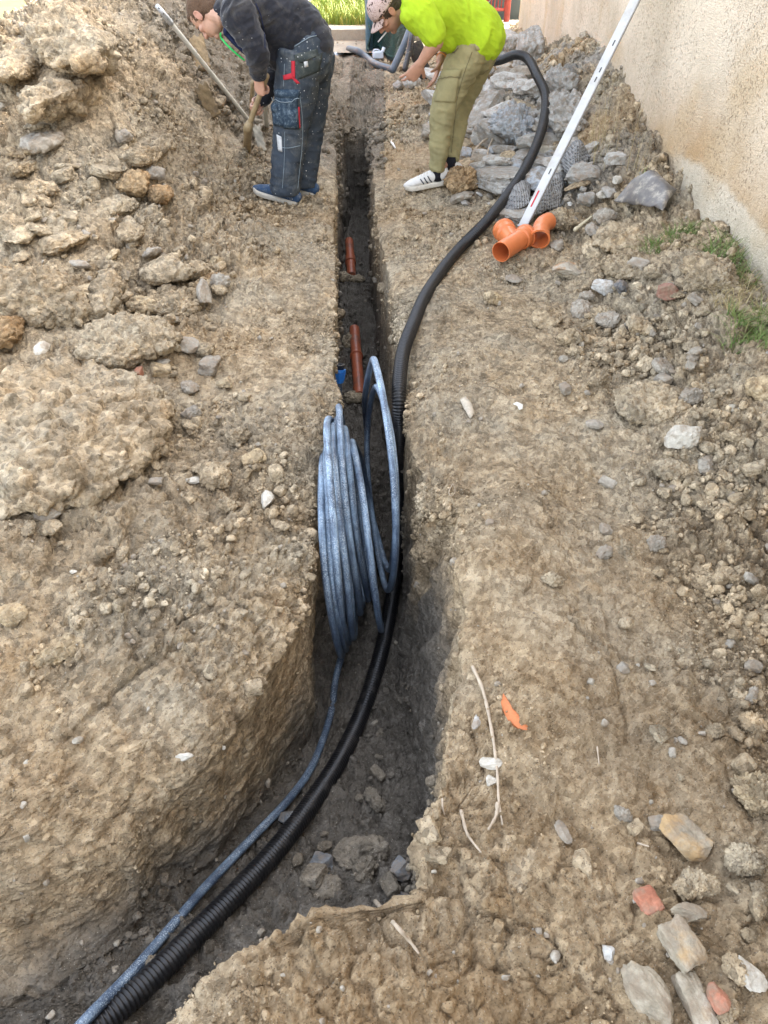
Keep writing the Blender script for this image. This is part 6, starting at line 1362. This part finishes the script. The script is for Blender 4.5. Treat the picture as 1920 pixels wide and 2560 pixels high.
# ===== right worker
fh2 = unit((-.94, -.34, 0))
C2 = Q(969, 26, 5.24); fw2 = unit(fh2 * .56 + np.array([0, 0, -.83])); up2 = unit(fh2 * .80 + np.array([0, 0, .58])); up2 = unit(up2 - np.dot(up2, fw2) * fw2); s2 = .96
b2_ = MB(); neck2 = Q(1016, 22, 5.30); L2, R2 = head_parts(b2_, C2, up2, fw2, neck2, s2)
tub(b2_, [(1016, 22, 5.30), (1060, 20, 5.36), (1125, 55, 5.44), (1182, 102, 5.50)], [(.06, .05), (.11, .08), (.10, .08), (.10, .08)])
aN2, aF2 = on_g(1092, 430, .10), on_g(1126, 402, .12)
hN2, kN2 = Q(1178, 112, 5.38), Q(1110, 268, 5.30); hF2, kF2 = Q(1204, 112, 5.62), Q(1152, 262, 5.62)
legs(b2_, hN2, kN2, aN2, [.08, .07, .05, .048, .034]); legs(b2_, hF2, kF2, aF2, [.08, .07, .05, .048, .034])
b2_.tube([aN2, aN2 + fh2 * .07 - [0, 0, .055]], [.030, .020], 12); b2_.tube([aF2, aF2 + fh2 * .07 - [0, 0, .055]], [.030, .020], 12)
sN2, eN2, wN2 = Q(1052, 28, 5.14), Q(1092, 100, 5.12), Q(1052, 158, 5.16)
sF2, eF2, wF2 = Q(1062, 40, 5.58), Q(1118, 118, 5.62), Q(1100, 152, 5.52)
b2_.tube([sN2, sN2 * .5 + eN2 * .5, eN2 - unit(eN2 - wN2) * 0, eN2 * .6 + wN2 * .4, wN2], [.046, .048, .043, .040, .0265], 18, sub=4)
b2_.tube([sF2, sF2 * .5 + eF2 * .5, eF2, eF2 * .6 + wF2 * .4, wF2], [.054, .048, .041, .038, .026], 18, sub=4)
hand(b2_, wN2, Q(1034, 184, 5.17) - wN2, np.array([-.45, .35, -.5]), (25, 30, 20), side=1, spread=.25, thumb=(60, 10), curls=[(50, 55, 30), (42, 48, 25), (22, 25, 15), (15, 20, 15)], s=1.05)
hand(b2_, wF2, Q(1094, 176, 5.50) - wF2, np.array([-.6, -.2, -.3]), (12, 18, 12), side=-1, spread=.35, thumb=(40, 15))
me2 = remeshed(b2_, .0045, 2); face_attrs(me2, C2, R2, s2, .38)
base2 = (aN2 + aF2) / 2 - np.array([0, 0, .10])
p2 = obj('person', me2, M['skin_b'], origin=base2, label='person in a bright yellow green t-shirt, khaki trousers and camouflage cap leaning over rubble', cat='person')
hb = MB(); hb.ell(L2((0, -.014, .036)), (.076, .094, .086), R2, 28, 20); hb.ell(L2((0, -.048, -.005)), (.062, .052, .066), R2); obj('hair', remeshed(hb, .004, 2, lambda c, n: .002 * vnoise(c, 140, 3.)), M['hair_b'], p2)
for k in (-1, 1): t = MB(); t.ell(L2((k * .031, .080, .010)), (.011, .008, .006), R2, 14, 10); ob('eye', t, M['eye'], p2)
cpm = MB(); V = []; F = []; nu_, nv_ = 36, 12
for j in range(nv_ + 1):
    th = math.pi * .5 * j / nv_
    for i in range(nu_): a = 2 * math.pi * i / nu_; V.append(L2((.084 * math.sin(th) * math.cos(a), -.006 + .103 * math.sin(th) * math.sin(a), .036 + .096 * math.cos(th) + .010 * math.sin(th) * math.sin(a))))
for j in range(nv_):
    for i in range(nu_): F.append((j * nu_ + i, (j + 1) * nu_ + i, (j + 1) * nu_ + (i + 1) % nu_, j * nu_ + (i + 1) % nu_))
co_ = ob('cap', cpm.add(V, F), M['cap'], p2); sm = co_.modifiers.new('t', 'SOLIDIFY'); sm.thickness = .003; sm.offset = 1
V = []; F = []
for j in range(8):
    for i in range(15):
        x = -1 + 2 * i / 14; yv = .088 + (.080 * j / 7) * (1 - .55 * x * x) - .02 * x * x - .012; V.append(L2((x * .070, yv, .046 - .022 * x * x - .020 * j / 7)))
for j in range(7):
    for i in range(14): F.append((j * 15 + i, j * 15 + i + 1, (j + 1) * 15 + i + 1, (j + 1) * 15 + i))
bo = ob('brim', MB().add(V, F), M['cap'], co_); sm = bo.modifiers.new('t', 'SOLIDIFY'); sm.thickness = .004
# cigarette: held in the mouth, a thing of its own
m0 = L2((.006, .094, -.060)); m1 = m0 + unit(on_y(956, 92, m0[1]) - m0) * .075
cg = MB(); cg.tube([m0, m1], .0042, 10, rnd=False); ob('cigarette', cg, plain('white cigarette paper', (0.75, 0.74, 0.72), .8), label='white cigarette hanging from the mouth of the worker in the cap', cat='cigarette')
# t-shirt
ts = MB(); tub(ts, [(1012, 20, 5.30), (1026, 14, 5.31), (1062, 14, 5.35), (1110, 34, 5.41), (1150, 58, 5.46), (1176, 72, 5.49), (1186, 78, 5.50)], [(.095, .075), (.155, .105), (.200, .130), (.19, .145), (.215, .165), (.245, .168), (.24, .160)], 28)
tub(ts, [(1072, 50, 5.36), (1105, 82, 5.40), (1118, 96, 5.42)], [(.16, .09), (.16, .085), (.14, .06)], 20)
dS = unit(eN2 - sN2); ts.tube([sN2 - dS * .06, sN2, sN2 + dS * .05, sN2 + dS * .13], [.070, .082, .078, .076], 20); tub(ts, [(1022, 40, 5.14), (1034, 66, 5.15), (1040, 84, 5.16)], [(.055, .05), (.04, .035), (.014, .014)], 14)
dF = unit(eF2 - sF2); ts.tube([sF2, sF2 + dF * .12], [.085, .080], 18, rnd=False)
mts = remeshed(ts, .006, 4, folds(.008, 10, (.75, 0, .65), 90.)); bts = bvh_of(mts); tso = obj('t_shirt', mts, M['hivis'], p2)
nc_ = MB(); cc_ = L2((0, -.034, -.10)); nd2 = unit(neck2 - cc_)
# trousers
tr = MB(); 
def tleg2(mb, h, k, a, rs): mb.tube([h, h * .5 + k * .5, k, k * .5 + a * .5, a * .85 + k * .15, a * .98 + k * .02], rs, 24, ref=(0, 1, 0), sub=4, rnd=False)
tleg2(tr, hN2, kN2, aN2, [.115, .106, .080, .068, .054, .050]); tleg2(tr, hF2, kF2, aF2, [.125, .100, .076, .064, .052, .048])
tub(tr, [(1178, 84, 5.50), (1186, 96, 5.50), (1192, 120, 5.50)], [(.150, .115), (.165, .12), (.175, .12)], 26)
mt2 = remeshed(tr, .0075, 3, folds(.010, 11, (.3, 0, 1), 120.)); bt2 = bvh_of(mt2); to2 = obj('trousers', mt2, M['khaki'], p2)
cp3 = patch('cargo_pocket', [(1102, 192), (1148, 186), (1138, 256), (1088, 254)], bt2, M['khaki'], to2, 12, 14, off=.010, th=.010); patch('pocket_flap', [(1098, 176), (1154, 172), (1150, 196), (1094, 200)], bt2, M['khaki'], cp3, 12, 6, off=.018, th=.006)
patch('label_tag', [(1101, 180), (1111, 180), (1112, 190), (1102, 192)], bt2, M['stripe'], cp3, 4, 4, off=.024); seamline('pocket_seam', [(1098, 200), (1120, 196), (1150, 197)], bt2, M['khaki_dark'], cp3, .0022, .020)
bpk = patch('back_pocket', [(1184, 104), (1212, 98), (1210, 122), (1190, 126)], bt2, M['khaki'], to2, 8, 8, off=.008, th=.008); seamline('pocket_seam', [(1183, 104), (1198, 110), (1213, 100)], bt2, M['khaki_dark'], bpk, .003, .010)
seamline('front_pocket_seam', [(1118, 106), (1132, 132), (1146, 120)], bt2, M['khaki_dark'], to2, .003, .003); seamline('side_seam', [(1180, 130), (1158, 190), (1142, 250), (1136, 310), (1126, 400)], bt2, M['khaki_dark'], to2, .002)
gh, gt = on_g(1106, 462, .014), on_g(1026, 476, .014); dS2 = unit(gt - gh); hl = np.array([aN2[0], aN2[1], gh[2]]) - dS2 * .07; shoe(p2, hl, hl + dS2 * .285, M['shoe_white'], M['sole_white'], -1, stripes=M['stripe'], lace=M['sole_white'])
hl = np.array([aF2[0], aF2[1], on_g(1128, 424, .014)[2]]) - dS2 * .07; shoe(p2, hl, hl + dS2 * .285, M['shoe_white'], M['sole_white'], -1, stripes=M['stripe'])
for a_, dd_ in ((aN2, dS2), (aF2, dS2)): t = MB(); t.tube([a_ - [0, 0, .05], a_ + [0, 0, -.01], a_ + [0, 0, .03]], [.042, .0395, .0395], 16, rnd=False); ob('sock', t, M['sock'], p2)
t = MB(); P_ = []; dv = unit(wF2 - eF2); u_ = unit(np.cross(dv, (0, 1, 0))); v_ = np.cross(dv, u_)
for k in range(25): a = 2 * math.pi * k / 24; P_.append(wF2 - dv * .03 + (u_ * math.cos(a) + v_ * math.sin(a)) * .033)
t.tube(P_, .0035, 8, cap=False); ob('bracelet', t, plain('amber beads', (0.65, 0.22, 0.03), .4, scale=150, var=.5), p2)
